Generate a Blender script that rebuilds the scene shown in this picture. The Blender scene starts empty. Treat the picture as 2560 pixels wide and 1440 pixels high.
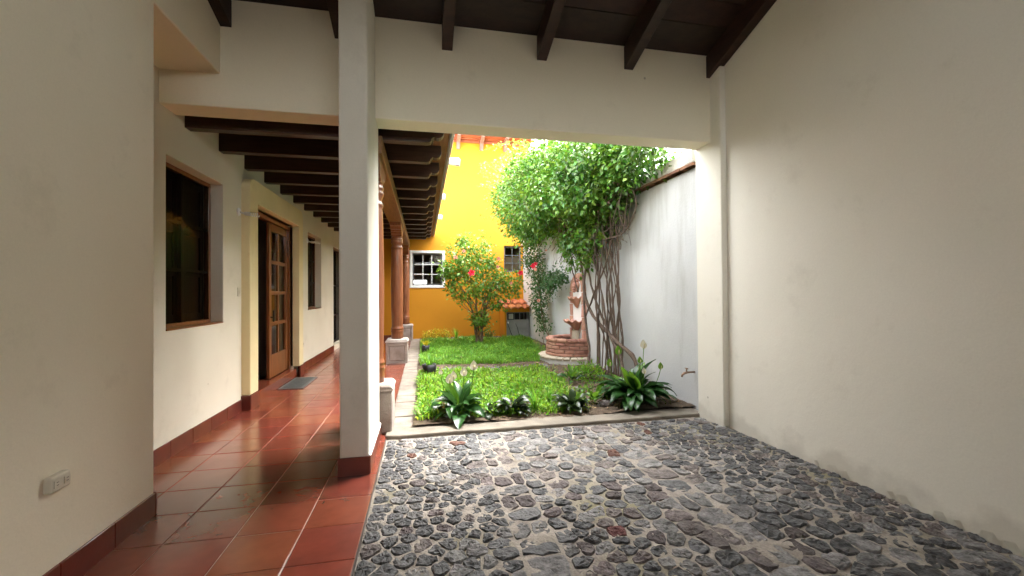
import bpy, bmesh, math, random
import numpy as np
from mathutils import Vector, Matrix
random.seed(7); rng = np.random.default_rng(7)
R = math.radians
scn = bpy.context.scene
C = scn.collection

# ------------------------------------------------------------------ camera
yaw, pitch, roll = 0.20467, 0.009876, -0.007403
cy, sy, cp, sp, cr, sr = math.cos(yaw), math.sin(yaw), math.cos(pitch), math.sin(pitch), math.cos(roll), math.sin(roll)
Fv = Vector((sy*cp, cy*cp, sp)); Rv = Vector((cy, -sy, 0)); Uv = Rv.cross(Fv)
Rr = Rv*cr + Uv*sr; Ur = Uv*cr - Rv*sr
cam_d = bpy.data.cameras.new('camera'); cam = bpy.data.objects.new('camera', cam_d); C.objects.link(cam)
cam_d.sensor_width = 36; cam_d.lens = 1069.64/2560*36; cam_d.clip_start = .05; cam_d.clip_end = 500
M = Matrix((Rr, Ur, -Fv)).transposed().to_4x4(); M.translation = (0, 0, 1.5); cam.matrix_world = M
scn.camera = cam

# ------------------------------------------------------------------ light
SUN_EL, SUN_AZ = 61, 60         # degrees; azimuth clockwise from +Y
w = bpy.data.worlds.new('World'); scn.world = w; w.use_nodes = True
nt = w.node_tree; bg = nt.nodes['Background']
sky = nt.nodes.new('ShaderNodeTexSky'); sky.sky_type = 'NISHITA'; sky.sun_disc = False
sky.sun_elevation = R(SUN_EL); sky.sun_rotation = R(SUN_AZ); sky.dust_density = 2.5; sky.air_density = 1.0; sky.ozone_density = .6
hs = nt.nodes.new('ShaderNodeHueSaturation'); hs.inputs['Saturation'].default_value = .13
nt.links.new(sky.outputs[0], hs.inputs['Color']); nt.links.new(hs.outputs[0], bg.inputs['Color'])
bg.inputs['Strength'].default_value = .15
sd = bpy.data.lights.new('sun', 'SUN'); sd.energy = .38; sd.angle = R(60); sd.color = (1, .95, .86)
sun = bpy.data.objects.new('sun', sd); C.objects.link(sun)
az, el = R(SUN_AZ), R(SUN_EL)
sun.rotation_euler = Vector((math.sin(az)*math.cos(el), math.cos(az)*math.cos(el), math.sin(el))).to_track_quat('Z', 'Y').to_euler()
vs = scn.view_settings; vs.view_transform = 'Standard'; vs.look = 'None'; vs.gamma = 1; vs.use_curve_mapping = False
vs.exposure = 4.68
scn.render.engine = 'CYCLES'
cyc = scn.cycles
cyc.max_bounces = 12; cyc.diffuse_bounces = 8; cyc.glossy_bounces = 4; cyc.transmission_bounces = 6; cyc.transparent_max_bounces = 12
cyc.caustics_reflective = False; cyc.caustics_refractive = False
cyc.use_denoising = True

# ------------------------------------------------------------------ helpers
def tag(o, label, cat, group=None, kind=None):
    o['label'] = label; o['category'] = cat
    if group: o['group'] = group
    if kind: o['kind'] = kind
    return o
def empty(name, loc=(0, 0, 0), label=None, cat=None, group=None, kind=None):
    o = bpy.data.objects.new(name, None); C.objects.link(o); o.location = loc; o.empty_display_size = .1
    if label: tag(o, label, cat, group, kind)
    return o
def link(name, me, parent=None, loc=None):
    o = bpy.data.objects.new(name, me); C.objects.link(o)
    if loc is not None: o.location = loc
    if parent is not None:
        o.parent = parent
        if loc is None: o.location = -world_loc(parent)
        else: o.location = Vector(loc) - world_loc(parent)
    return o
def world_loc(o):
    v = Vector(o.location)
    while o.parent: o = o.parent; v += Vector(o.location)
    return v
class MB:
    """collects geometry in world coordinates"""
    def __init__(s): s.v = []; s.f = []; s.sm = []
    def add(s, vs, fs, smooth=False):
        b = len(s.v); s.v += [tuple(q) for q in vs]; s.f += [tuple(i+b for i in q) for q in fs]; s.sm += [smooth]*len(fs); return s
    def box(s, x0, x1, y0, y1, z0, z1):
        v = [(x0,y0,z0),(x1,y0,z0),(x1,y1,z0),(x0,y1,z0),(x0,y0,z1),(x1,y0,z1),(x1,y1,z1),(x0,y1,z1)]
        return s.add(v, [(0,3,2,1),(4,5,6,7),(0,1,5,4),(1,2,6,5),(2,3,7,6),(3,0,4,7)])
    def prism(s, poly, axis, a0, a1, smooth=False):
        n = len(poly)
        def P(p, a):
            if axis == 'X': return (a, p[0], p[1])
            if axis == 'Y': return (p[0], a, p[1])
            return (p[0], p[1], a)
        v = [P(p, a0) for p in poly] + [P(p, a1) for p in poly]
        f = [tuple(range(n))[::-1], tuple(range(n, 2*n))]
        s.add(v, f)
        return s.add(v, [(i, (i+1) % n, n+(i+1) % n, n+i) for i in range(n)], smooth)
    def tube(s, pts, rad, n=8, smooth=True):
        pts = [Vector(p) for p in pts]; m = len(pts)
        if not hasattr(rad, '__len__'): rad = [rad]*m
        v = []; ref = Vector((.3, .5, .81)).normalized()
        for i, p in enumerate(pts):
            d = (pts[min(i+1, m-1)] - pts[max(i-1, 0)]).normalized()
            a = d.cross(ref)
            if a.length < .1: a = d.cross(Vector((1, 0, 0)))
            a.normalize(); b = d.cross(a)
            for k in range(n):
                t = 2*math.pi*k/n; v.append(p + (a*math.cos(t) + b*math.sin(t))*rad[i])
        f = [(i*n+k, i*n+(k+1) % n, (i+1)*n+(k+1) % n, (i+1)*n+k) for i in range(m-1) for k in range(n)]
        f += [tuple(range(n))[::-1], tuple((m-1)*n+k for k in range(n))]
        return s.add(v, f, smooth)
    def lathe(s, prof, c, n=28, a0=0, a1=2*math.pi, wave=None, smooth=True):
        full = abs(a1-a0-2*math.pi) < 1e-6; k = n if full else n+1
        v = []
        for j, (r, z) in enumerate(prof):
            for i in range(k):
                t = a0+(a1-a0)*i/n; rr, zz = r, z
                if wave: rr, zz = wave(j, t, r, z)
                v.append((c[0]+rr*math.cos(t), c[1]+rr*math.sin(t), c[2]+zz))
        f = []
        for j in range(len(prof)-1):
            for i in range(n):
                i2 = (i+1) % k; f.append((j*k+i, j*k+i2, (j+1)*k+i2, (j+1)*k+i))
        return s.add(v, f, smooth)
    def mesh(s, name, mat):
        me = bpy.data.meshes.new(name); me.from_pydata(s.v, [], s.f); me.polygons.foreach_set('use_smooth', s.sm)
        if mat: me.materials.append(mat)
        me.update(); return me
    def obj(s, name, mat, parent=None, bevel=0, seg=2, fix=True):
        me = s.mesh(name, mat)
        if fix:
            bm = bmesh.new(); bm.from_mesh(me); bmesh.ops.remove_doubles(bm, verts=bm.verts, dist=1e-5)
            bmesh.ops.recalc_face_normals(bm, faces=bm.faces); bm.to_mesh(me); bm.free()
        o = link(name, me, parent)
        if bevel:
            m = o.modifiers.new('bevel', 'BEVEL'); m.width = bevel; m.segments = seg; m.limit_method = 'ANGLE'; m.angle_limit = R(40)
            m.harden_normals = False
        return o
def box(name, mat, parent, x0, x1, y0, y1, z0, z1, bevel=0, seg=2): return MB().box(x0, x1, y0, y1, z0, z1).obj(name, mat, parent, bevel, seg)

# ------------------------------------------------------------------ materials
def mat(name, c1, c2=None, rough=.8, scale=4., detail=6., bump=0., bscale=40., spec=.4, coat=0., rand=0., stretch=None, metal=0., bdist=.01, island=0., contrast=(.3, .7), fine=0., coat_rough=.1, waves=0., scuff=0.):
    m = bpy.data.materials.new(name); m.use_nodes = True; nt = m.node_tree; N = nt.nodes; L = nt.links
    b = N['Principled BSDF']; b.inputs['Roughness'].default_value = rough; b.inputs['Specular IOR Level'].default_value = spec
    b.inputs['Metallic'].default_value = metal; b.inputs['Coat Weight'].default_value = coat; b.inputs['Coat Roughness'].default_value = coat_rough
    geo = N.new('ShaderNodeNewGeometry'); mp = N.new('ShaderNodeMapping'); L.new(geo.outputs['Position'], mp.inputs['Vector'])
    if stretch: mp.inputs['Scale'].default_value = stretch
    col = None
    if c2:
        no = N.new('ShaderNodeTexNoise'); no.inputs['Scale'].default_value = scale; no.inputs['Detail'].default_value = detail
        L.new(mp.outputs[0], no.inputs['Vector'])
        rp = N.new('ShaderNodeValToRGB'); rp.color_ramp.elements[0].position = contrast[0]; rp.color_ramp.elements[1].position = contrast[1]
        rp.color_ramp.elements[0].color = (*c1, 1); rp.color_ramp.elements[1].color = (*c2, 1)
        L.new(no.outputs['Fac'], rp.inputs['Fac']); col = rp.outputs['Color']
    else:
        rgb = N.new('ShaderNodeRGB'); rgb.outputs[0].default_value = (*c1, 1); col = rgb.outputs[0]
    if fine:
        n2 = N.new('ShaderNodeTexNoise'); n2.inputs['Scale'].default_value = bscale*1.7; n2.inputs['Detail'].default_value = 4
        L.new(mp.outputs[0], n2.inputs['Vector']); r2 = N.new('ShaderNodeMapRange')
        r2.inputs['From Min'].default_value = .3; r2.inputs['From Max'].default_value = .7; r2.inputs['To Min'].default_value = 1-fine; r2.inputs['To Max'].default_value = 1+fine
        L.new(n2.outputs['Fac'], r2.inputs['Value']); hv = N.new('ShaderNodeHueSaturation'); L.new(col, hv.inputs['Color']); L.new(r2.outputs[0], hv.inputs['Value']); col = hv.outputs[0]
    if scuff:
        n3 = N.new('ShaderNodeTexNoise'); n3.inputs['Scale'].default_value = 2.3; n3.inputs['Detail'].default_value = 9; n3.inputs['Roughness'].default_value = .7; L.new(geo.outputs['Position'], n3.inputs['Vector'])
        r3 = N.new('ShaderNodeMapRange'); r3.inputs['From Min'].default_value = .58; r3.inputs['From Max'].default_value = .74; r3.inputs['To Max'].default_value = scuff; L.new(n3.outputs['Fac'], r3.inputs['Value'])
        m3 = N.new('ShaderNodeMixRGB'); m3.inputs[2].default_value = (c1[0]*.55, c1[1]*.52, c1[2]*.46, 1); L.new(r3.outputs[0], m3.inputs[0]); L.new(col, m3.inputs[1]); col = m3.outputs[0]
        vo = N.new('ShaderNodeTexVoronoi'); vo.inputs['Scale'].default_value = 1.9; L.new(geo.outputs['Position'], vo.inputs['Vector'])
        r4 = N.new('ShaderNodeMapRange'); r4.inputs['From Min'].default_value = .022; r4.inputs['From Max'].default_value = .03; r4.inputs['To Min'].default_value = .55; r4.inputs['To Max'].default_value = 0; L.new(vo.outputs['Distance'], r4.inputs['Value'])
        m4 = N.new('ShaderNodeMixRGB'); m4.inputs[2].default_value = (.25, .2, .14, 1); L.new(r4.outputs[0], m4.inputs[0]); L.new(col, m4.inputs[1]); col = m4.outputs[0]
    if rand or island:
        src = N.new('ShaderNodeObjectInfo').outputs['Random'] if rand else geo.outputs['Random Per Island']
        a = rand or island
        mr = N.new('ShaderNodeMapRange'); mr.inputs['To Min'].default_value = 1-a; mr.inputs['To Max'].default_value = 1+a; L.new(src, mr.inputs['Value'])
        hv = N.new('ShaderNodeHueSaturation'); L.new(col, hv.inputs['Color']); L.new(mr.outputs[0], hv.inputs['Value'])
        mh = N.new('ShaderNodeMath'); mh.operation = 'MULTIPLY'; mh.inputs[1].default_value = 7.31; L.new(src, mh.inputs[0])
        fr = N.new('ShaderNodeMath'); fr.operation = 'FRACT'; L.new(mh.outputs[0], fr.inputs[0])
        m2 = N.new('ShaderNodeMapRange'); m2.inputs['To Min'].default_value = .5-a*.06; m2.inputs['To Max'].default_value = .5+a*.06; L.new(fr.outputs[0], m2.inputs['Value']); L.new(m2.outputs[0], hv.inputs['Hue'])
        col = hv.outputs[0]
    L.new(col, b.inputs['Base Color'])
    if bump:
        nb = N.new('ShaderNodeTexNoise'); nb.inputs['Scale'].default_value = bscale; nb.inputs['Detail'].default_value = 5; L.new(mp.outputs[0], nb.inputs['Vector'])
        bu = N.new('ShaderNodeBump'); bu.inputs['Strength'].default_value = bump; bu.inputs['Distance'].default_value = bdist; L.new(nb.outputs['Fac'], bu.inputs['Height']); L.new(bu.outputs[0], b.inputs['Normal'])
        if waves:
            nw = N.new('ShaderNodeTexNoise'); nw.inputs['Scale'].default_value = 3.2; nw.inputs['Detail'].default_value = 3; L.new(geo.outputs['Position'], nw.inputs['Vector'])
            bw_ = N.new('ShaderNodeBump'); bw_.inputs['Strength'].default_value = waves; bw_.inputs['Distance'].default_value = .03; L.new(nw.outputs['Fac'], bw_.inputs['Height']); L.new(bw_.outputs[0], bu.inputs['Normal'])
    return m
def leafmat(name, c1, c2, trans=.35, rough=.45, var=.35, spec=.4):
    m = mat(name, c1, c2, rough=rough, scale=1.3, detail=2, island=var, spec=spec)
    nt = m.node_tree; N = nt.nodes; L = nt.links; b = N['Principled BSDF']; out = N['Material Output']
    tr = N.new('ShaderNodeBsdfTranslucent'); mx = N.new('ShaderNodeMixShader'); mx.inputs[0].default_value = trans
    src = b.inputs['Base Color'].links[0].from_socket
    hv = N.new('ShaderNodeHueSaturation'); hv.inputs['Hue'].default_value = .485; hv.inputs['Value'].default_value = 1.5; L.new(src, hv.inputs['Color']); L.new(hv.outputs[0], tr.inputs['Color'])
    L.new(b.outputs[0], mx.inputs[1]); L.new(tr.outputs[0], mx.inputs[2]); L.new(mx.outputs[0], out.inputs['Surface'])
    return m
def glassmat(name, tint=(.6, .62, .6), refl=1.5):
    m = bpy.data.materials.new(name); m.use_nodes = True; nt = m.node_tree; N = nt.nodes; L = nt.links; N.remove(N['Principled BSDF'])
    t = N.new('ShaderNodeBsdfTransparent'); t.inputs[0].default_value = (*tint, 1); g = N.new('ShaderNodeBsdfGlossy'); g.inputs['Roughness'].default_value = .02
    fr = N.new('ShaderNodeFresnel'); fr.inputs['IOR'].default_value = refl; mx = N.new('ShaderNodeMixShader')
    L.new(fr.outputs[0], mx.inputs[0]); L.new(t.outputs[0], mx.inputs[1]); L.new(g.outputs[0], mx.inputs[2]); L.new(mx.outputs[0], N['Material Output'].inputs['Surface'])
    return m
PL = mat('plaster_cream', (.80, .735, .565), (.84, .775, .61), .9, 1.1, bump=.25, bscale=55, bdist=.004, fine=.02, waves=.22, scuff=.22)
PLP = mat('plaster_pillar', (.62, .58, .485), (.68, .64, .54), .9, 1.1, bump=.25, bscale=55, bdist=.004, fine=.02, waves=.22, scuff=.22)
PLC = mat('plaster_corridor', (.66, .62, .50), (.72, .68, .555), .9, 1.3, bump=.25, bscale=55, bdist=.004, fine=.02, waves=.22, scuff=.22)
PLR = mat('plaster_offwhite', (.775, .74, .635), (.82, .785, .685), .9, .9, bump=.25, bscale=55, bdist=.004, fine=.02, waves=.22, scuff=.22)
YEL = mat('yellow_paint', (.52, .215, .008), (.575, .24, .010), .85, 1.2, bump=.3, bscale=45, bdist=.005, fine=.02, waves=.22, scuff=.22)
TRIM = mat('surround_paint', (.70, .60, .34), (.76, .66, .38), .85, 2, bump=.2, bscale=60, bdist=.004, waves=.22, scuff=.22)
TILE = mat('clay_tile', (.150, .034, .020), (.205, .046, .026), .33, 3.2, bump=.10, bscale=7, bdist=.004, rand=.15, coat=.6, coat_rough=.13, fine=.08)
def wear(m, lo, hi, sc):
    nt = m.node_tree; N = nt.nodes; L = nt.links; b = N['Principled BSDF']; geo = N.new('ShaderNodeNewGeometry')
    n = N.new('ShaderNodeTexNoise'); n.inputs['Scale'].default_value = sc; n.inputs['Detail'].default_value = 8; n.inputs['Roughness'].default_value = .65; L.new(geo.outputs['Position'], n.inputs['Vector'])
    r = N.new('ShaderNodeMapRange'); r.inputs['From Min'].default_value = .35; r.inputs['From Max'].default_value = .68; r.inputs['To Min'].default_value = lo; r.inputs['To Max'].default_value = hi; L.new(n.outputs['Fac'], r.inputs['Value'])
    L.new(r.outputs[0], b.inputs['Roughness']); L.new(r.outputs[0], b.inputs['Coat Roughness'])
wear(TILE, .17, .27, 3.4)
SKT = mat('skirting_tile', (.10, .022, .014), (.145, .031, .018), .35, 5, bump=.1, bscale=20, rand=.12, coat=.3)
GROUT = mat('grout', (.40, .27, .20), (.52, .38, .30), .9, 20)
DARKW = mat('dark_wood', (.018, .008, .004), (.038, .0175, .0085), .55, 7, stretch=(1, 1, 5), bump=.3, bscale=30, rand=.3)
JOIST = mat('joist_wood', (.028, .014, .009), (.055, .028, .017), .38, 6, stretch=(.6, 6, 6), bump=.25, bscale=18, rand=.15)
BEAMW = mat('beam_wood', (.17, .075, .026), (.27, .125, .042), .4, 6, stretch=(6, .5, 6), bump=.25, bscale=18, coat=.2)
COLW = mat('column_wood', (.17, .055, .022), (.28, .098, .038), .38, 7, stretch=(6, 6, .6), bump=.25, bscale=20, coat=.25)
DOORW = mat('door_wood', (.15, .052, .016), (.24, .085, .027), .35, 6, stretch=(6, 6, .7), coat=.3)
EAVEW = mat('eave_board', (.20, .09, .04), (.30, .14, .06), .6, 5, stretch=(6, .6, 6))
SHUT = mat('shutter_wood', (.035, .020, .012), (.07, .04, .024), .45, 6, stretch=(6, 6, .7), coat=.2)
STONE = mat('pedestal_stone', (.27, .22, .19), (.42, .365, .32), .9, 6, bump=.5, bscale=60, fine=.12, bdist=.008)
KERB = mat('kerb_stone', (.15, .124, .10), (.235, .20, .164), .92, 5, bump=.5, bscale=50, fine=.10, rand=.10, bdist=.008)
CURB = mat('curb_concrete', (.145, .124, .098), (.25, .217, .172), .92, 3.5, bump=.5, bscale=60, fine=.10, bdist=.008)
SOIL = mat('soil', (.055, .036, .022), (.14, .10, .066), .95, 9, bump=.9, bscale=35, bdist=.02, fine=.25)
CONC = mat('pale_concrete', (.5, .49, .46), (.66, .65, .62), .9, 3, bump=.3)
WHITE = mat('white_paint', (.74, .74, .72), (.80, .80, .78), .7, 3, bump=.15, bscale=50)
PLASTIC = mat('switch_plastic', (.62, .58, .46), None, .4)
BLACKM = mat('black_iron', (.012, .012, .012), None, .5)
GREYM = mat('grey_frame_metal', (.10, .105, .11), (.14, .145, .15), .5, 8)
METAL = mat('grey_steel_door', (.20, .20, .20), (.27, .27, .265), .5, 5, bump=.1)
BRASS = mat('tap_metal', (.30, .20, .14), None, .35, metal=.9)
CLAY = mat('terracotta', (.44, .225, .16), (.58, .33, .25), .88, 9, bump=.5, bscale=70, rand=.14, fine=.08)
ROOFT = mat('roof_clay', (.42, .13, .055), (.58, .22, .10), .85, 5, bump=.4, bscale=40, rand=.18)
BRICK = mat('basin_brick', (.32, .155, .105), (.46, .25, .18), .9, 8, bump=.6, bscale=60, rand=.16, fine=.12)
PALEB = mat('base_ring_stone', (.42, .36, .26), (.56, .49, .38), .92, 8, bump=.5, bscale=60, rand=.1)
MORT = mat('fountain_mortar', (.22, .15, .11), (.34, .25, .19), .95, 10, bump=.5)
WATER = mat('dark_water', (.02, .022, .018), None, .08, spec=.5)
INT = mat('room_interior', (.20, .17, .13), (.26, .22, .17), .9, 2)
GLASS = glassmat('screened_window_glass', (.40, .38, .34), 1.07)
GLASSC = glassmat('window_glass_clear', (.8, .82, .82), 1.45)
BARK = mat('vine_bark', (.065, .044, .030), (.15, .11, .08), .9, 14, stretch=(3, 3, .6), bump=.6, bscale=40, island=.25)
BARKH = mat('shrub_bark', (.10, .065, .04), (.2, .14, .09), .9, 14, bump=.5, bscale=40)
BAG = mat('black_plastic_bag', (.02, .02, .022), (.05, .05, .052), .42, 10, bump=.6, bscale=18)
RUBBER = mat('mat_rubber', (.035, .037, .034), (.08, .085, .078), .7, 26, bump=.9, bscale=50)
RUBB2 = mat('mat_border', (.085, .082, .075), (.13, .125, .115), .7, 12, bump=.3)
FLRED = mat('red_petal', (.62, .015, .04), (.75, .04, .08), .6, 10)
FLPINK = mat('faded_pink_petal', (.62, .24, .16), (.7, .34, .24), .6, 10)
SPATHE = mat('white_spathe', (.74, .71, .56), (.80, .78, .66), .6, 10)
SPADIX = mat('spadix', (.62, .52, .28), None, .8)
LVINE = leafmat('vine_leaf', (.045, .13, .014), (.12, .25, .024), .24, .42, .5)
LHIB = leafmat('hibiscus_leaf', (.075, .185, .024), (.17, .31, .04), .32, .3)
LROSE = leafmat('rose_leaf', (.035, .10, .030), (.065, .155, .042), .28, .5)
LLILY = leafmat('lily_leaf', (.014, .060, .014), (.026, .090, .018), .22, .28, .3)
LLILY2 = leafmat('young_lily_leaf', (.06, .17, .014), (.10, .24, .02), .4, .35, .2)
LGRASS = leafmat('grass_blade', (.12, .27, .017), (.20, .37, .03), .42, .5, .55)
LGRASSF = leafmat('fine_grass_blade', (.09, .245, .022), (.155, .35, .032), .38, .5, .35)
LYELL = leafmat('golden_leaf', (.35, .33, .015), (.5, .42, .02), .35, .5, .3)
LDARK = leafmat('dark_leaf', (.012, .026, .010), (.024, .05, .014), .2, .3, .35)
LDEAD = leafmat('withered_leaf', (.06, .035, .02), (.13, .08, .045), .15, .8, .4)
LDRY = leafmat('dry_leaf', (.20, .12, .05), (.36, .26, .13), .2, .7, .35)

# white garden wall: weathered whitewash with grey streaks
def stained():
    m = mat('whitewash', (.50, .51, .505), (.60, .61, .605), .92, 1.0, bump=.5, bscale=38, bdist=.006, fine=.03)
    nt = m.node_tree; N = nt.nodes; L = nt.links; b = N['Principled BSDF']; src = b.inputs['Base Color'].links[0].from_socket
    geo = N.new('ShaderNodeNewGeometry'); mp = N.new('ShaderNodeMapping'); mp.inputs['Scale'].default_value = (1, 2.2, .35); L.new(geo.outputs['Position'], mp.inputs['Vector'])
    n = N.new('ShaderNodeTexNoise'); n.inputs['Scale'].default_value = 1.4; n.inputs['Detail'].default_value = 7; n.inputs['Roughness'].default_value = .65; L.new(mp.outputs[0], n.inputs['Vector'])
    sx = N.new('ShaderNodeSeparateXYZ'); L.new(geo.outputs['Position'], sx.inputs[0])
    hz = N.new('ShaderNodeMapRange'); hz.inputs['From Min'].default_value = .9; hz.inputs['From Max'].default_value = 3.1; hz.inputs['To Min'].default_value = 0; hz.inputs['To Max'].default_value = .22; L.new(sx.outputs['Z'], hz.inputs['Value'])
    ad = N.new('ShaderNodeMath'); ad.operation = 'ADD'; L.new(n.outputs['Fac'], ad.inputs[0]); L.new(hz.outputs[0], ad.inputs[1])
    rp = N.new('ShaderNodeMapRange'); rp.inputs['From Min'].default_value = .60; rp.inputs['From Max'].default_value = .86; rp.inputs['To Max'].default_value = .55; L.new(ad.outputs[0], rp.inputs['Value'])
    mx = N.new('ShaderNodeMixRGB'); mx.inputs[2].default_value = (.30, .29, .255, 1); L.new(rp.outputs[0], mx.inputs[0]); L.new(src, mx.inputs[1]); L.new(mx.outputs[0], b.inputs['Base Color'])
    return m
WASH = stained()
def damp(m):
    nt = m.node_tree; N = nt.nodes; L = nt.links; b = N['Principled BSDF']; src = b.inputs['Base Color'].links[0].from_socket
    geo = N.new('ShaderNodeNewGeometry'); sx = N.new('ShaderNodeSeparateXYZ'); L.new(geo.outputs['Position'], sx.inputs[0])
    n = N.new('ShaderNodeTexNoise'); n.inputs['Scale'].default_value = 3.5; n.inputs['Detail'].default_value = 8; L.new(geo.outputs['Position'], n.inputs['Vector'])
    h = N.new('ShaderNodeMapRange'); h.inputs['From Min'].default_value = -.05; h.inputs['From Max'].default_value = .42; h.inputs['To Min'].default_value = .38; h.inputs['To Max'].default_value = -.2; L.new(sx.outputs['Z'], h.inputs['Value'])
    ad = N.new('ShaderNodeMath'); ad.operation = 'ADD'; L.new(n.outputs['Fac'], ad.inputs[0]); L.new(h.outputs[0], ad.inputs[1])
    r = N.new('ShaderNodeMapRange'); r.inputs['From Min'].default_value = .62; r.inputs['From Max'].default_value = .80; r.inputs['To Max'].default_value = .42; L.new(ad.outputs[0], r.inputs['Value'])
    mx = N.new('ShaderNodeMixRGB'); mx.inputs[2].default_value = (.46, .42, .34, 1); L.new(r.outputs[0], mx.inputs[0]); L.new(src, mx.inputs[1]); L.new(mx.outputs[0], b.inputs['Base Color'])
damp(PLR)
COPB = mat('old_coping_brick', (.16, .075, .042), (.30, .15, .09), .9, 7, bump=.5, bscale=40, rand=.2, fine=.15)
COPC = mat('weathered_coping', (.30, .28, .24), (.60, .58, .54), .92, 3.5, bump=.5, bscale=40, fine=.12)
# mortar between the cobbles, mossy in patches
def mortar():
    m = mat('cobble_mortar', (.20, .172, .142), (.36, .315, .265), .95, 7, bump=.9, bscale=45, bdist=.012, fine=.16)
    nt = m.node_tree; N = nt.nodes; L = nt.links; b = N['Principled BSDF']; src = b.inputs['Base Color'].links[0].from_socket
    n = N.new('ShaderNodeTexNoise'); n.inputs['Scale'].default_value = 1.1; n.inputs['Detail'].default_value = 5; geo = N.new('ShaderNodeNewGeometry'); L.new(geo.outputs['Position'], n.inputs['Vector'])
    rp = N.new('ShaderNodeMapRange'); rp.inputs['From Min'].default_value = .52; rp.inputs['From Max'].default_value = .68; rp.inputs['To Max'].default_value = .75; L.new(n.outputs['Fac'], rp.inputs['Value'])
    mx = N.new('ShaderNodeMixRGB'); mx.inputs[2].default_value = (.17, .155, .07, 1); L.new(rp.outputs[0], mx.inputs[0]); L.new(src, mx.inputs[1]); L.new(mx.outputs[0], b.inputs['Base Color'])
    return m
MORTAR = mortar()
COB = [mat('basalt_dark', (.024, .024, .025), (.095, .092, .091), .62, 11, bump=.9, bscale=42, bdist=.014, rand=.35, fine=.3, spec=.5),
       mat('basalt_grey', (.09, .086, .083), (.225, .213, .204), .8, 12, bump=.9, bscale=45, bdist=.014, rand=.3, fine=.25),
       mat('basalt_mauve', (.07, .055, .052), (.16, .132, .124), .78, 12, bump=.9, bscale=45, bdist=.014, rand=.3, fine=.25),
       mat('scoria_red', (.062, .024, .019), (.115, .045, .034), .85, 12, bump=1, bscale=45, bdist=.016, rand=.25, fine=.25)]

# ================================================================== GROUND
gnd = MB(); gnd.add([(-60,-60,-.12),(60,-60,-.12),(60,60,-.12),(-60,60,-.12)], [(0,1,2,3)])
tag(gnd.obj('ground', SOIL), 'bare earth under and around the house', 'ground', kind='structure')

# ---- red tile floor
T = .39; TX0, TY0 = -.760, 3.348
XE = -.385
floor = empty('tile_floor', (0, 0, 0), 'polished red clay tile floor of the corridor', 'floor', kind='structure')
box('floor_bed', GROUT, floor, -2.6, XE-.004, -3.2, 14.35, -.10, -.0035)
def tilemesh(nm, lx, ly, g=.0022):
    b = MB(); c = .004; x, y = lx/2-g, ly/2-g
    v = [(-x,-y,-.02),(x,-y,-.02),(x,y,-.02),(-x,y,-.02),(-x,-y,-c*.5),(x,-y,-c*.5),(x,y,-c*.5),(-x,y,-c*.5),(-x+c,-y+c,0),(x-c,-y+c,0),(x-c,y-c,0),(-x+c,y-c,0)]
    f = [(0,1,5,4),(1,2,6,5),(2,3,7,6),(3,0,4,7),(4,5,9,8),(5,6,10,9),(6,7,11,10),(7,4,8,11),(8,9,10,11)]
    return b.add(v, f).mesh(nm, TILE)
tm_full = tilemesh('tile', T, T); tm_cut = tilemesh('tile_cut', XE-TX0, T)
for j in range(-15, 29):
    y0 = TY0+j*T
    for i in range(-5, 1):
        x0 = TX0+i*T-T if i < 0 else None
        if i == 0: cx, me = (TX0+XE)/2, tm_cut
        else: cx, me = TX0+(i+.5)*T, tm_full
        if i == -5 or (i == -4 and y0 < 3.2 and False): continue
        if i == -4 and y0+T < 3.3: continue
        o = link('floor_tile', me, floor, (cx, y0+T/2, random.uniform(-.0008, .0008)))
        o.rotation_euler = (random.uniform(-.0012, .0012), random.uniform(-.0012, .0012), 0)
box('edge_trim', mat('tile_edge', (.05, .03, .022), None, .6), floor, XE-.003, XE+.006, -3.2, 4.6, -.08, -.004)

# ---- cobbles
cob = empty('cobble_paving', (0, 0, 0), 'grey and black river stone cobbles set in pale mortar', 'paving', kind='structure')
cx0, cx1, cy0, cy1 = XE+.01, 3.33, -1.2, 4.60
mb = MB(); nx, ny = 90, 130
gx = np.linspace(cx0-.006, cx1+.15, nx); gy = np.linspace(-3.2, cy1+.03, ny)
zz = -.024+.003*rng.standard_normal((ny, nx))+.004*np.sin(gx[None, :]*9+2*np.sin(gy[:, None]*4))*np.sin(gy[:, None]*7)
mb.add([(gx[i], gy[j], zz[j, i]) for j in range(ny) for i in range(nx)], [(j*nx+i, j*nx+i+1, (j+1)*nx+i+1, (j+1)*nx+i) for j in range(ny-1) for i in range(nx-1)], True)
mb.obj('mortar_bed', MORTAR, cob, fix=False)
# seeds: two rows of larger set stones (maestras) and loose cobbles between
seeds = []; bands = [(.67, .25), (1.93, .27)]
for bx, bw in bands:
    y = cy0
    while y < cy1:
        h = random.uniform(.15, .27)
        if random.random() < .4:
            q = random.uniform(-.03, .03); seeds += [(bx-bw*.25+q, y+h/2+random.uniform(-.02, .02), 1, bw), (bx+bw*.25+q, y+h/2+random.uniform(-.02, .02), 1, bw)]
        else: seeds.append((bx+random.uniform(-.02, .02), y+h/2, 1, bw))
        y += h
def inband(x): return any(abs(x-bx) < bw*.5+.035 for bx, bw in bands)
tries = 0; grid = []
loose = []
def rmin(x, y):
    r = .132+.034*math.sin(2.1*x+1.3*y+.4)
    if x < .5 and y < 3.6: r += .012
    return r
while tries < 60000:
    tries += 1
    x, y = random.uniform(cx0+.03, cx1-.02), random.uniform(cy0, cy1-.03)
    if inband(x): continue
    q = rmin(x, y)*random.choice([.72, .9, 1.0, 1.15, 1.3])
    ok = True
    for (a, b2) in loose:
        if abs(a-x) < q and abs(b2-y) < q and ((a-x)*.92)**2+(b2-y)**2 < q*q*.9: ok = False; break
    if ok: loose.append((x, y))
seeds = [(s[0], s[1], 1) for s in seeds]+[(x, y, 0) for x, y in loose]
S = np.array(seeds)
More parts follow.
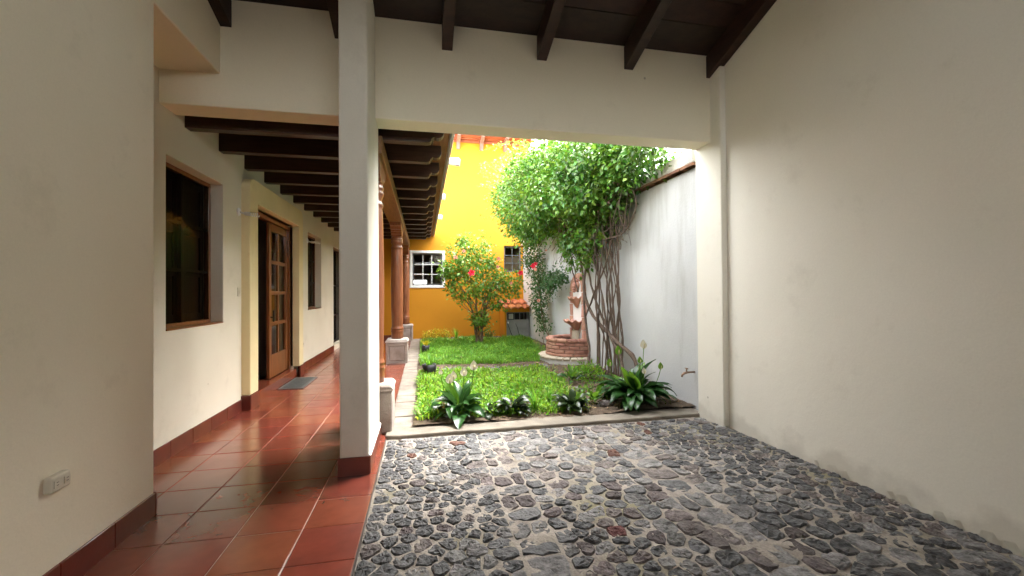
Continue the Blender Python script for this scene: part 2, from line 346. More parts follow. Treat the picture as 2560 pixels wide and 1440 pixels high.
def cell(i):
    p = S[i, :2]; d2 = ((S[:, :2]-p)**2).sum(1); idx = np.argsort(d2)[1:22]
    hs_ = .19
    poly = [np.array(q) for q in ((max(cx0, p[0]-hs_), max(cy0-.2, p[1]-hs_)), (min(cx1, p[0]+hs_), max(cy0-.2, p[1]-hs_)), (min(cx1, p[0]+hs_), min(cy1, p[1]+hs_)), (max(cx0, p[0]-hs_), min(cy1, p[1]+hs_)))]
    for j in idx:
        q = S[j, :2]; n = q-p; ln = math.hypot(*n)
        if ln > .5: break
        n = n/ln
        # stones lying in a band keep straight flanks
        m = (p+q)/2
        if S[i, 2] != S[j, 2]:
            bx, bw = min(bands, key=lambda t: abs(t[0]-(p[0] if S[i, 2] else q[0])))
            sgn = 1 if n[0] > 0 else -1
            n = np.array([float(sgn), 0.]); edge = bx+(bw/2)*(sgn if S[i, 2] else -sgn); m = np.array([edge, p[1]])
        out = []
        for a, b2 in zip(poly, poly[1:]+poly[:1]):
            da, db = (a-m)@n, (b2-m)@n
            if da <= 0: out.append(a)
            if da*db < 0: out.append(a+(b2-a)*da/(da-db))
        poly = out
        if len(poly) < 3: return None
    return poly
def stone(poly, gap):
    P = np.array(poly); c = P.mean(0); area = 0.5*abs(np.dot(P[:, 0], np.roll(P[:, 1], 1))-np.dot(P[:, 1], np.roll(P[:, 0], 1)))
    n = 14; ang = np.linspace(0, 2*np.pi, n, endpoint=False)+random.uniform(0, .4); pts = []
    for a in ang:
        d = np.array([math.cos(a), math.sin(a)]); best = 9
        for u, v in zip(P, np.roll(P, -1, 0)):
            e = v-u; den = d[0]*e[1]-d[1]*e[0]
            if abs(den) < 1e-9: continue
            t = ((u-c)[0]*e[1]-(u-c)[1]*e[0])/den; s_ = ((u-c)[0]*d[1]-(u-c)[1]*d[0])/den
            if t > 0 and -1e-6 <= s_ <= 1+1e-6: best = min(best, t)
        pts.append(best)
    r = np.array(pts); r = np.clip(r-gap, .012, .2)
    # round the corners, keep them irregular
    r = .80*r+.10*(np.roll(r, 1)+np.roll(r, -1)); r = r*(1+rng.uniform(-.09, .08, n))
    return c, area, ang, r
stones = []
for i in range(len(S)):
    pl = cell(i)
    if pl is None: continue
    gap = random.uniform(.005, .011) if S[i, 2] else random.choice([.003, .004, .006, .009, .013])
    stones.append((*stone(pl, gap), S[i, 2]))
stones.sort(key=lambda s: (s[0][0]**2+s[0][1]**2))   # nearest first
vis = [s for s in stones if s[0][1] > 1.55]
near = vis[:300]; nid = set(id(s) for s in near)
def stonegeo(s, loc0):
    c, area, ang, r, band = s; n = len(ang); h = random.uniform(.004, .013) if not band else random.uniform(.003, .007)
    top = -.024+h; tx, ty = random.uniform(-.07, .07), random.uniform(-.07, .07)
    rings = [(1.06, -.045), (1.0, -.026), (.93, top-.15*h), (.70, top+.15*h), (.33, top+.2*h)]
    v = []; ox, oy = (c[0], c[1]) if loc0 else (0, 0)
    for k, (sc, z) in enumerate(rings):
        for a, rr in zip(ang, r):
            x, y = rr*sc*math.cos(a), rr*sc*math.sin(a)
            zz = z+((x*tx+y*ty)+random.uniform(-.007, .006) if k > 1 else 0)
            v.append((c[0]+x-ox, c[1]+y-oy, zz))
    v.append((c[0]-ox, c[1]-oy, top+.2*h+random.uniform(-.003, .003)))
    f = [(k*n+i, k*n+(i+1) % n, (k+1)*n+(i+1) % n, (k+1)*n+i) for k in range(4) for i in range(n)]+[(4*n+i, 4*n+(i+1) % n, 5*n) for i in range(n)]
    return v, f
def pickmat(s):
    if s[4]: return random.choices([1, 2, 0], [5, 3, 2])[0]
    x, y = s[0]
    p = random.random()
    dark = .66 if (x < .5 or x > 2.2) else .44
    return 3 if p < .022 else (0 if p < .022+dark else random.choices([1, 2], [5, 4])[0])
rest = [MB() for _ in COB]
for s in stones:
    k = pickmat(s)
    if id(s) in nid:
        v, f = stonegeo(s, True); b = MB(); b.add(v, f, False)
        link('cobblestone', b.mesh('cobblestone', COB[k]), cob, (s[0][0], s[0][1], 0))
    else:
        v, f = stonegeo(s, False); rest[k].add(v, f, False)
allr = MB(); mi = []
for k, b in enumerate(rest): allr.add(b.v, b.f, False); mi += [k]*len(b.f)
me = allr.mesh('far_cobbles', None)
RC = []
for k, m_ in enumerate(COB): me.materials.append(m_)
me.polygons.foreach_set('material_index', mi); o = link('far_cobbles', me, cob); o['kind'] = 'stuff'

# ---- garden soil, curb, kerb
mb = MB(); nx, ny = 60, 150
gx = np.linspace(-.12, 3.6, nx); gy = np.linspace(4.85, 14.4, ny)
def soil_z(x, y): return .030+.018*math.sin(2.3*x+1.1)*math.sin(1.7*y)+.02*math.exp(-((x-2.6)**2+(y-5.6)**2)/.5)-(.028 if 8.02 < y < 8.6 else 0)
mb.add([(x, y, soil_z(x, y)+rng.normal()*.006) for y in gy for x in gx], [(j*nx+i, j*nx+i+1, (j+1)*nx+i+1, (j+1)*nx+i) for j in range(ny-1) for i in range(nx-1)], True)
tag(mb.obj('garden_soil', SOIL, None, fix=False), 'dark garden soil of the planted courtyard bed', 'soil', kind='structure')
def rough_block(name, m, parent, x0, x1, y0, y1, z0, z1, amp=.006, nx=2, ny=2, bevel=.012, seed=None):
    b = MB(); xs = np.linspace(x0, x1, nx+1); ys = np.linspace(y0, y1, ny+1); q = lambda: random.uniform(-amp, amp)
    top = {}; bot = {}
    for i in range(nx+1):
        for j in range(ny+1):
            ex = q() if i in (0, nx) else 0; ey = q() if j in (0, ny) else 0
            top[i, j] = len(b.v); b.v.append((xs[i]+ex, ys[j]+ey, z1+q()*.6))
            bot[i, j] = len(b.v); b.v.append((xs[i]+ex, ys[j]+ey, z0))
    for i in range(nx):
        for j in range(ny): b.f.append((top[i, j], top[i+1, j], top[i+1, j+1], top[i, j+1]))
    for i in range(nx): b.f.append((bot[i, 0], bot[i+1, 0], top[i+1, 0], top[i, 0])); b.f.append((bot[i+1, ny], bot[i, ny], top[i, ny], top[i+1, ny]))
    for j in range(ny): b.f.append((bot[0, j+1], bot[0, j], top[0, j], top[0, j+1])); b.f.append((bot[nx, j], bot[nx, j+1], top[nx, j+1], top[nx, j]))
    b.sm = [False]*len(b.f)
    return b.obj(name, m, parent, bevel)
curb = rough_block('garden_curb', CURB, None, -.40, 3.34, 4.62, 4.915, -.10, .018, .007, 26, 2, .014)
tag(curb, 'long pale concrete curb between cobbles and garden', 'curb', kind='structure')
kerb = empty('stone_kerb', (-.24, 9.5, 0), 'worn stone kerb strip along the corridor edge', 'kerb', kind='structure')
y = 4.93
while y < 14.2:
    ln = random.uniform(.28, .42); y1 = min(y+ln, 14.25)
    rough_block('kerb_stone', KERB, kerb, -.380, -.085+random.uniform(-.008, .008), y+.004, y1-.004, -.09, .012+random.uniform(-.004, .005), .005, 2, 2, .012); y = y1

# ================================================================== WALLS
RS = .339                                   # roof slope
def zr(y): return 4.21+RS*(4.36-y)          # underside of the roof boards
RIDGE = .4
def zroof(y): return zr(y) if y >= RIDGE else zr(RIDGE)-RS*(RIDGE-y)

def skirting(parent, axis, plane, a0, a1, h=.15, sgn=1, th=.014, step=T, start=None, z0=-.02):
    a = a0; s0 = a0 if start is None else start
    cuts = [a0]
    k = math.ceil((a0-s0)/step+1e-6)
    while s0+k*step < a1-.02: cuts.append(s0+k*step); k += 1
    cuts.append(a1)
    for u, v in zip(cuts, cuts[1:]):
        p0, p1 = sorted((plane, plane+sgn*th)); g = .0018; hh = h+random.uniform(-.0015, .0015)
        if axis == 'Y': box('skirting_tile', SKT, parent, p0, p1, u+g, v-g, z0, hh, .003, 1)
        else: box('skirting_tile', SKT, parent, u+g, v-g, p0, p1, z0, hh, .003, 1)

# near left wall
lw = empty('side_wall', (-2, 1, 0), 'thick cream plaster wall on the left with a power outlet', 'wall')
poly = [(-3.2, -.05), (3.38, -.05), (3.38, 3.52), (4.5, 3.52), (4.5, zr(4.5)+.06), (RIDGE, zr(RIDGE)+.06), (-3.2, zroof(-3.2)+.06)]
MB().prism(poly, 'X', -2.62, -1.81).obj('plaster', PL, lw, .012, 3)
skirting(lw, 'Y', -1.81, -3.2, 3.393, start=2.98)
box('skirting_tile', SKT, lw, -2.2, -1.797, 3.381, 3.394, -.02, .15, .003, 1)
# right wall
rw = empty('boundary_wall', (3.4, 1, 0), 'tall off-white plaster wall on the right above the cobbles', 'wall')
poly = [(-3.2, -.06), (4.30, -.06), (4.30, zr(4.30)+.06), (RIDGE, zr(RIDGE)+.06), (-3.2, zroof(-3.2)+.06)]
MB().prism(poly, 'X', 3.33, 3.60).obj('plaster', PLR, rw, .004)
for k in range(9):
    yy = [2.95, 2.85, 2.5, 2.42, 2.2, 2.1, 1.95, 1.85, 3.1][k]; s = [.07, .05, .04, .06, .05, .035, .06, .05, .03][k]
    b = MB(); pts = [(3.327, yy-s, -.03), (3.315, yy-s*.2, -.028+random.uniform(0, .01)), (3.322, yy+s, -.03), (3.305, yy+s*.5, .018+s*.3), (3.313, yy-s*.4, .02+s*.5)]
    b.add(pts, [(0, 1, 4), (1, 3, 4), (1, 2, 3)]); b.obj('paint_flake', PLR, rw, fix=False)
pil = empty('pilaster', (3.35, 4.4, 0), 'slim plaster pilaster carrying the right end of the lintel', 'pilaster')
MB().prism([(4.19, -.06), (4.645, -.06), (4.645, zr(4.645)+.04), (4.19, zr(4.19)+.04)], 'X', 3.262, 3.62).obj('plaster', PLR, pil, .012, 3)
# unseen gate added behind the camera; its height sets the light from behind
sw = empty('light_blocker_gate', (.7, -3.1, 0), 'unseen timber gate added behind the camera to limit rear light', 'gate')
for k in range(22): box('blocker_board', DOORW, sw, -1.80+k*.2325, -1.80+k*.2325+.228, -3.26, -3.22, .03, 3.62, .004)
for zb in (.3, 1.6, 2.9): box('blocker_rail', DOORW, sw, -1.8, 3.32, -3.30, -3.262, zb, zb+.14)
# lintel beam
lin = empty('lintel_beam', (.5, 4.5, 3.215), 'deep plaster lintel beam spanning the garden opening', 'beam')
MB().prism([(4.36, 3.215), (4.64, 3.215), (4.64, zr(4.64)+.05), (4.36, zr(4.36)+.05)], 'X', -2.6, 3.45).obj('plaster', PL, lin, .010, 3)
# square pillar
pl = empty('square_pillar', (-.565, 4.19, 0), 'square white plaster pillar standing on the tile edge', 'pillar')
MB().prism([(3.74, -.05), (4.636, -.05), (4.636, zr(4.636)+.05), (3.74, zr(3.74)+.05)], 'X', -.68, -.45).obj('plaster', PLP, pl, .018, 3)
skirting(pl, 'X', 3.74, -.694, -.436, sgn=-1); skirting(pl, 'Y', -.45, 3.742, 4.636, sgn=1, start=3.9); skirting(pl, 'Y', -.68, 3.742, 4.636, sgn=-1, start=3.9)
MB().prism([(-.450, .165), (-.432, .150), (-.450, .150)], 'Y', 3.74, 4.63).obj('plaster_lip', WHITE, pl)

# wall with rectangular openings, front face at x = xf looking +X
def holed(xf, xb, y0, y1, z0, z1, holes):
    b = MB(); ys = sorted({y0, y1, *[h[0] for h in holes], *[h[1] for h in holes]}); zs = sorted({z0, z1, *[h[2] for h in holes], *[h[3] for h in holes]})
    solid = lambda i, j: 0 <= i < len(ys)-1 and 0 <= j < len(zs)-1 and not any(h[0] <= (ys[i]+ys[i+1])/2 <= h[1] and h[2] <= (zs[j]+zs[j+1])/2 <= h[3] for h in holes)
    for i in range(len(ys)-1):
        for j in range(len(zs)-1):
            if not solid(i, j): continue
            a, c, d, e = ys[i], ys[i+1], zs[j], zs[j+1]
            b.add([(xf,a,d),(xf,c,d),(xf,c,e),(xf,a,e)], [(0,1,2,3)]); b.add([(xb,a,d),(xb,c,d),(xb,c,e),(xb,a,e)], [(3,2,1,0)])
            for di, dj, q in ((-1,0,(a,d,a,e)),(1,0,(c,d,c,e)),(0,-1,(a,d,c,d)),(0,1,(a,e,c,e))):
                if not solid(i+di, j+dj): b.add([(xf,q[0],q[1]),(xf,q[2],q[3]),(xb,q[2],q[3]),(xb,q[0],q[1])], [(0,1,2,3)])
    return b
CW = -2.30
hw = empty('house_wall', (CW, 9, 0), 'cream corridor wall of the house with windows and doors', 'wall')
H1 = (4.47, 5.61, 1.17, 2.79); H2 = (9.39, 10.55, 1.17, 2.77); H3 = (11.92, 13.1, .14, 2.72); HD = (6.40, 8.37, .0, 2.72)
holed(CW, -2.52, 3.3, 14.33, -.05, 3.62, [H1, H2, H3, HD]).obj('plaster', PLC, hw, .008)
skirting(hw, 'Y', CW, 3.39, 6.11, start=3.348); skirting(hw, 'Y', CW, 8.63, 11.92, start=3.348); skirting(hw, 'Y', CW, 13.1, 14.3, start=3.348)
# rooms behind the openings (closed, so the openings read dark)
rm = MB(); x0, x1, y0, y1, z0, z1 = -5.6, -2.53, 3.5, 14.2, -.02, 3.3
rm.add([(x0,y0,z0),(x1,y0,z0),(x1,y1,z0),(x0,y1,z0),(x0,y0,z1),(x1,y0,z1),(x1,y1,z1),(x0,y1,z1)], [(0,1,2,3),(7,6,5,4),(4,5,1,0),(6,7,3,2),(7,4,0,3)])
rm.obj('room', INT, hw, fix=False)
rs = MB(); rs.box(-5.9, -2.5, 3.2, 14.4, 3.40, 3.55); rs.box(-5.9, -5.7, 3.2, 14.4, -.1, 3.5); rs.box(-5.9, -2.6, 3.1, 3.3, -.1, 3.5); rs.box(-5.9, -2.6, 14.3, 14.5, -.1, 3.5); rs.obj('outer_shell', PL, hw)
for yy in (6.05, 8.75): box('partition', INT, hw, -5.6, -2.54, yy-.06, yy+.06, 0, 3.3)
def casement(h, parent, depth=.13, bars=False):
    y0, y1, z0, z1 = h; xf = CW-depth
    wn = empty('window', (xf, (y0+y1)/2, z0)); wn.parent = parent; wn.location = Vector((xf, (y0+y1)/2, z0))-world_loc(parent)
    f = MB(); t = .045
    for a in ((y0-.0, y0+t, z0, z1), (y1-t, y1, z0, z1)): f.box(xf-.05, xf, a[0], a[1], z0+.001, z1-.001)
    f.box(xf-.05, xf-.001, y0+t, y1-t, z0+.001, z0+t); f.box(xf-.05, xf-.001, y0+t, y1-t, z1-t, z1-.001)
    f.obj('frame', DOORW, wn, .004)
    m = MB(); ym = (y0+y1)/2; m.box(xf-.045, xf-.006, ym-.04, ym+.04, z0+t, z1-t)
    for zb in (.36, .66): m.box(xf-.042, xf-.012, y0+t, y1-t, z0+(z1-z0)*zb-.016, z0+(z1-z0)*zb+.016)
    m.obj('mullion', SHUT, wn, .003)
    for u, v in ((y0+t, ym-.002), (ym+.002, y1-t)):
        q = MB(); q.box(xf-.095, xf-.075, u, v, z0+t, z1-t); q.box(xf-.0755, xf-.058, u, u+.07, z0+t, z1-t); q.box(xf-.0755, xf-.058, v-.07, v, z0+t, z1-t)
        for zb in (0, .33, .64, 1): zc = z0+t+.04+(z1-z0-2*t-.08)*zb; q.box(xf-.0756, xf-.060, u+.07, v-.07, zc-.04, zc+.04)
        q.obj('shutter', SHUT, wn)
    for u, v in ((y0+t, ym-.001), (ym+.001, y1-t)):
        b = MB(); b.add([(xf-.0045, u, z0+t), (xf-.0045, v, z0+t), (xf-.0045, v, z1-t), (xf-.0045, u, z1-t)], [(0, 1, 2, 3)]); b.obj('pane', GLASS, wn, fix=False)
    MB().box(xf, CW+.004, y0+.002, y1-.002, z0-.004, z0+.012).obj('sill', DOORW, wn, .003)
    return wn
casement(H1, hw); casement(H2, hw)
# far grille door
gd = empty('grille_door', (CW-.1, 12.5, 0)); gd.parent = hw; gd.location = Vector((CW-.1, 12.5, 0))-world_loc(hw)
g = MB()
for k in range(8): yy = 11.95+k*.16; g.box(CW-.10, CW-.085, yy, yy+.016, .16, 2.70)
for zb in (.2, .9, 1.7, 2.65): g.box(CW-.104, CW-.081, 11.93, 13.09, zb, zb+.03)
g.obj('grille', BLACKM, gd)
box('pane', GLASS, gd, CW-.15, CW-.145, 11.93, 13.09, .15, 2.71)
# door surround
def surround():
    y0, y1, z1 = 6.12, 8.62, 3.03; iy0, iy1, iz = 6.40, 8.37, 2.72; r = .15; z0 = .19
    outer = [(y0, z0)]+[(y0+r-r*math.cos(t), z1-r+r*math.sin(t)) for t in np.linspace(0, math.pi/2, 9)]+[(y1-r+r*math.sin(t), z1-r+r*math.cos(t)) for t in np.linspace(0, math.pi/2, 9)]+[(y1, z0)]
    inner = [(iy0, z0)]+[(iy0, iz)]*9+[(iy1, iz)]*9+[(iy1, z0)]
    b = MB(); n = len(outer); xf, xb = -2.195, CW-.15
    v = [(xf, *p) for p in outer]+[(xf, *p) for p in inner]+[(CW-.02, *p) for p in outer]+[(xb, *p) for p in inner]
    f = []
    for i in range(n-1): f += [(i, i+1, n+i+1, n+i), (i, 2*n+i, 2*n+i+1, i+1), (n+i, n+i+1, 3*n+i+1, 3*n+i)]
    f += [(0, n, 3*n, 2*n), (n-1, 2*n+n-1, 3*n+n-1, 2*n-1)]
    b.add(v, f); me = b.mesh('door_surround', TRIM)
    bm = bmesh.new(); bm.from_mesh(me); bmesh.ops.remove_doubles(bm, verts=bm.verts, dist=1e-5); bmesh.ops.dissolve_degenerate(bm, edges=bm.edges, dist=1e-5); bmesh.ops.recalc_face_normals(bm, faces=bm.faces); bm.to_mesh(me); bm.free()
    o = link('door_surround', me, hw); m = o.modifiers.new('bevel', 'BEVEL'); m.width = .012; m.segments = 3; m.limit_method = 'ANGLE'; m.angle_limit = R(50)
    o['label'] = 'pale yellow plaster frame with rounded top corners around the doorway'
surround()
for u, v in ((6.11, 6.40), (8.37, 8.63)):
    skirting(hw, 'X', u, -2.30, -2.18, h=.19, sgn=-1) if u < 7 else skirting(hw, 'X', v, -2.30, -2.18, h=.19, sgn=1)
    skirting(hw, 'Y', -2.195, u, v, h=.19, sgn=1, step=.5)
st = MB().box(-2.54, -2.245, 6.40, 8.37, -.01, .15).obj('door_step', TILE, hw, .006)
dr = empty('front_door', (-2.37, 7.4, .15)); dr.parent = hw; dr.location = Vector((-2.37, 7.4, .15))-world_loc(hw)
f = MB(); xd0, xd1 = -2.44, -2.345
f.box(xd0, xd1, 6.402, 6.46, .152, 2.70); f.box(xd0, xd1, 8.31, 8.368, .152, 2.70); f.box(xd0, xd1, 6.46, 8.31, 2.64, 2.70); f.obj('door_frame', DOORW, dr, .004)
def leaf(parent, ya, yb, x0, x1, horizontal=True):
    """door leaf with two columns of four panes above a solid foot panel"""
    lf = empty('door_leaf', (x1, ya, .16)); lf.parent = parent; lf.location = Vector((x1, ya, .16))-world_loc(parent)
    z0, z1 = .165, 2.63; s = .10; f = MB()
    f.box(x0, x1, ya, ya+s, z0, z1); f.box(x0, x1, yb-s, yb, z0, z1); f.box(x0, x1-.002, ya+s, yb-s, z1-.12, z1); f.box(x0, x1-.002, ya+s, yb-s, z0, z0+.36)
    f.obj('stile_frame', DOORW, lf, .005)
    zz0, zz1 = z0+.36, z1-.12; ym = (ya+yb)/2; m = MB(); m.box(x0+.008, x1-.008, ym-.03, ym+.03, zz0, zz1)
    for k in range(1, 4): zb = zz0+(zz1-zz0)*k/4; m.box(x0+.006, x1-.006, ya+s, yb-s, zb-.03, zb+.03)
    m.obj('muntin', DOORW, lf, .004)
    for k in range(4):
        for u, v in ((ya+s, ym-.03), (ym+.03, yb-s)):
            za, zb = zz0+(zz1-zz0)*k/4+.03*(k > 0), zz0+(zz1-zz0)*(k+1)/4-.03*(k < 3); xm = (x0+x1)/2
            b = MB(); b.add([(xm, u, za), (xm, v, za), (xm, v, zb), (xm, u, zb)], [(0, 1, 2, 3)]); b.obj('pane', GLASSC, lf, fix=False)
    b = MB(); b.box(x1, x1+.05, ya+.04, ya+.06, 1.12, 1.14); b.box(x1+.035, x1+.055, ya+.035, ya+.065, 1.06, 1.24); b.obj('handle', BLACKM, lf, .004)
leaf(dr, 7.385, 8.305, -2.42, -2.375)
# open leaf, swung into the room
ol = box('open_leaf', DOORW, dr, -3.33, -2.46, 6.47, 6.515, .165, 2.63, .005); ol['label'] = 'dark door leaf swung open into the house'

# ================================================================== CARPORT ROOF
cr_ = empty('carport_roof', (.7, 4.3, 3.96), 'dark sloping timber roof with exposed rafters over the cobbles', 'roof')
for xc in (-1.77, -.77, .2515, 1.247, 2.245, 3.27):
    p = [(4.42, 3.96-RS*.06), (4.42, zr(4.42)), (RIDGE, zr(RIDGE)), (RIDGE, zr(RIDGE)-.25)]
    MB().prism(p, 'X', xc-.053, xc+.053).obj('rafter', DARKW, cr_, .004, 1)
y = 4.95
k = 0
while y > RIDGE:
    wd = .235+.02*math.sin(k*1.7); y0 = max(y-wd, RIDGE); o_ = .004*(k % 3); g = .006
    p = [(y-g*.5, zr(y-g*.5)+o_), (y-g*.5, zr(y)+.03+o_), (y0+g*.5, zr(y0)+.03+o_), (y0+g*.5, zr(y0+g*.5)+o_)]
    MB().prism(p, 'X', -1.9, 3.62).obj('roof_board', DARKW, cr_); y = y0; k += 1
MB().prism([(5.0, zr(5.0)+.045), (5.0, zr(5.0)+.12), (RIDGE, zr(RIDGE)+.12), (-3.4, zroof(-3.4)+.12), (-3.4, zroof(-3.4)+.045), (RIDGE, zr(RIDGE)+.045)], 'X', -2.9, 3.75).obj('roof_covering', ROOFT, cr_)
MB().prism([(RIDGE-.002, zr(RIDGE)), (RIDGE-.002, zr(RIDGE)+.04), (-3.4, zroof(-3.4)+.04), (-3.4, zroof(-3.4))], 'X', -1.85, 3.6).obj('rear_boards', DARKW, cr_)

# ================================================================== CORRIDOR ROOF
pr = empty('corridor_roof', (-1, 9, 3.15), 'dark timber joist ceiling with scrolled ends above the corridor', 'roof')
prof = [(0, 0), (.030, .006), (.048, .022), (.054, .048), (.070, .056), (.080, .070), (.100, .060), (.130, .058), (.158, .070), (.178, .092), (.186, .118), (.182, .215)]
JZ = 3.155
for k in range(14):
    yj = 4.78+.72*k
    if yj+.12 > 14.25: break
    jj = random.uniform(-.004, .004)
    p = [(-2.36, JZ+.215), (-2.36, JZ)]+[(.05+a, JZ+b2+jj*.3) for a, b2 in prof]
    MB().prism(p, 'Y', yj+jj, yj+jj+.115).obj('joist', JOIST, pr, .004, 1)
y = -2.34; k = 0
xx = -2.34
while xx < .30:
    x2 = min(xx+.19, .33); box('ceiling_board', JOIST if x2 < .2 else EAVEW, pr, xx+.002, x2-.002, 4.642, 14.29, JZ+.216+.002*(k % 2), JZ+.24); xx = x2; k += 1
    if x2 >= .33: break
box('eave_edge', CONC, pr, .332, .372, 4.65, 14.28, JZ+.195, JZ+.34, .006)
box('roof_slab', CONC, pr, -2.5, .331, 4.645, 14.285, JZ+.242, JZ+.36)
lb = box('long_beam', BEAMW, pr, -.69, -.415, 4.66, 14.29, 2.965, JZ-.001, .008); lb['label'] = 'long varnished beam resting on the turned columns'
for yy, xo in ((6.7, .17), (9.2, .07), (11.7, .11)):
    sp_ = MB(); sp_.lathe([(.0, .40), (.055, .40), (.066, .385), (.056, .30), (.052, .2), (.052, 0), (.042, 0), (.042, .38)], (0, 0, 0), 18)
    sp_.v = [(xo+v[2], yy+v[0], 3.56+v[1]-.06*v[2]) for v in sp_.v]
    s_ = sp_.obj('rain_spout', WHITE, pr); s_['label'] = 'white clay rain spout sticking out over the eave'

# turned columns on stone pedestals
def wooden_column(y, label):
    c = empty('wooden_column', (-.555, y, .52), label, 'column', 'turned wooden columns of the corridor')
    pf = [(.0, .519), (.128, .519), (.130, .60), (.126, .655), (.134, .668), (.136, .685), (.126, .70), (.128, .712), (.136, .728), (.133, .745), (.122, .76), (.118, .80)]
    pf += [(.118+.012*math.sin(math.pi*t), .80+t*1.62) for t in np.linspace(.05, 1, 12)]
    pf += [(.112, 2.45), (.122, 2.465), (.126, 2.485), (.114, 2.505), (.108, 2.53), (.116, 2.56), (.130, 2.59), (.134, 2.615), (.122, 2.635), (.128, 2.65), (.132, 2.67), (.120, 2.69), (.115, 2.72), (0, 2.72)]
    MB().lathe([(r_*.98, z) for r_, z in pf], (-.555, y, 0), 32).obj('shaft', COLW, c)
    hw_ = .11
    q = [(0, 2.722), (.13, 2.722), (.15, 2.75), (.20, 2.765), (.235, 2.80), (.29, 2.80), (.33, 2.83), (.40, 2.84), (.46, 2.885), (.52, 2.90), (.54, 2.963)]
    if y > 13.5: right = [(min(a, .24), b2) for a, b2 in q[:5]]+[(.24, 2.963)]
    else: right = q
    left = [(-a, b2) for a, b2 in q[::-1]]
    if y < 5.1: left = [(-.24, 2.963)]+[(-a, b2) for a, b2 in q[:5][::-1]]
    poly = right+left; poly = [(y+a, b2) for a, b2 in poly]
    MB().prism(poly, 'X', -.555-hw_, -.555+hw_).obj('bracket', COLW, c, .006)
    return c
wooden_column(4.98, 'turned wooden column half hidden behind the square pillar')
wooden_column(9.61, 'turned reddish wooden column in the middle of the corridor edge')
wooden_column(14.02, 'farthest turned wooden column beside the yellow wall')
def pedestal(y, label, worn=.012):
    p = empty('stone_pedestal', (-.555, y, 0), label, 'pedestal', 'carved stone column pedestals')
    bm = bmesh.new(); bmesh.ops.create_cube(bm, size=1)
    for v in bm.verts: v.co = Vector((-.555+v.co.x*.45, y+v.co.y*.45, .215+v.co.z*.45))
    side = [f for f in bm.faces if abs(f.normal.z) < .5] if worn < .02 else []
    for th_, dp_ in ((.085, 0), (.010, -.012), (.018, 0), (.010, .012)):
        if side: bmesh.ops.inset_individual(bm, faces=side, thickness=th_, depth=dp_)
    bm.normal_update(); me = bpy.data.meshes.new('block'); bm.to_mesh(me); bm.free(); me.materials.append(STONE)
    o = link('block', me, p); m = o.modifiers.new('bevel', 'BEVEL'); m.width = worn; m.segments = 3; m.limit_method = 'ANGLE'; m.angle_limit = R(60)
    b = MB(); h = .237
    b.prism([(-h, .442), (h, .442), (h, .474), (h-.03, .517), (-h+.03, .517), (-h, .474)], 'Y', y-h, y+h)
    b.v = [(-.555+v[0], v[1], v[2]) for v in b.v]; b.v = [(v[0], y+(v[1]-y)*(1-(v[2] > .5)*.12), v[2]) for v in b.v]
    b.obj('cap', STONE, p, worn)
pedestal(4.98, 'worn stone pedestal right behind the square pillar', .03)
pedestal(9.61, 'carved stone pedestal with square panel under the middle column', .012)
pedestal(14.02, 'carved stone pedestal at the far end by the yellow wall', .012)

# ================================================================== GARDEN WALL
gw = empty('garden_wall', (3.4, 9.5, 0), 'stained white garden wall behind the vine and fountain', 'wall')
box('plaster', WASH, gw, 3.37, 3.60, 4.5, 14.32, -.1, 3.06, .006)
y = 4.72; k = 0
while y < 14.3:
    ln = .27; y1 = min(y+ln, 14.3); rough_block('coping_brick', COPB, gw, 3.27, 3.66, y+.003, y1-.003, 3.062, 3.10, .004, 1, 1, .004); y = y1
box('coping_cap', COPC, gw, 3.285, 3.64, 4.72, 14.29, 3.102, 3.27, .012, 2)
# neighbour beyond the wall
nb = empty('neighbour_house', (7, 8, 0), 'pale grey neighbouring house just visible over the garden wall', 'house')
box('wall', CONC, nb, 6.2, 9.5, 2.0, 8.5, -.1, 5.2); box('roof', ROOFT, nb, 6.0, 9.7, 1.8, 8.7, 5.2, 5.4)
box('window', GREYM, nb, 6.17, 6.21, 5.6, 6.8, 3.4, 4.6)

# ================================================================== YELLOW HOUSE
YW = 14.30
yh = empty('yellow_house', (.7, 14.4, 0), 'bright yellow house wing closing the far end of the garden', 'house')
WA = (-.345, .625, 1.745, 2.80); WB = (2.70, 3.30, 2.19, 3.08)
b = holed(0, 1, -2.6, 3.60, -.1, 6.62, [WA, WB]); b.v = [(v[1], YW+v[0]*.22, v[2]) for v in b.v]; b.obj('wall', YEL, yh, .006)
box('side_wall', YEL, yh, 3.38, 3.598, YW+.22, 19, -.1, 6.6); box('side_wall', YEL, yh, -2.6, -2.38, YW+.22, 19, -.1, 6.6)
bk = holed(0, 1, -2.38, 3.38, -.1, 6.6, [(-.45, .15, 1.62, 2.05)]); bk.v = [(v[1], 18.8+v[0]*.2, v[2]) for v in bk.v]; bk.obj('rear_wall', INT, yh)
box('floor_slab', INT, yh, -2.37, 3.37, YW+.23, 18.7, 0, .05); box('ceiling_slab', INT, yh, -2.37, 3.37, YW+.23, 18.7, 3.5, 3.6)
box('kitchen_counter', CONC, yh, -.4, .5, 17.2, 17.8, .05, 1.75)
skirting_y = empty('yh_tmp'); bpy.data.objects.remove(skirting_y)
skirting(yh, 'X', YW, -2.28, -.34, sgn=-1, start=-2.28)
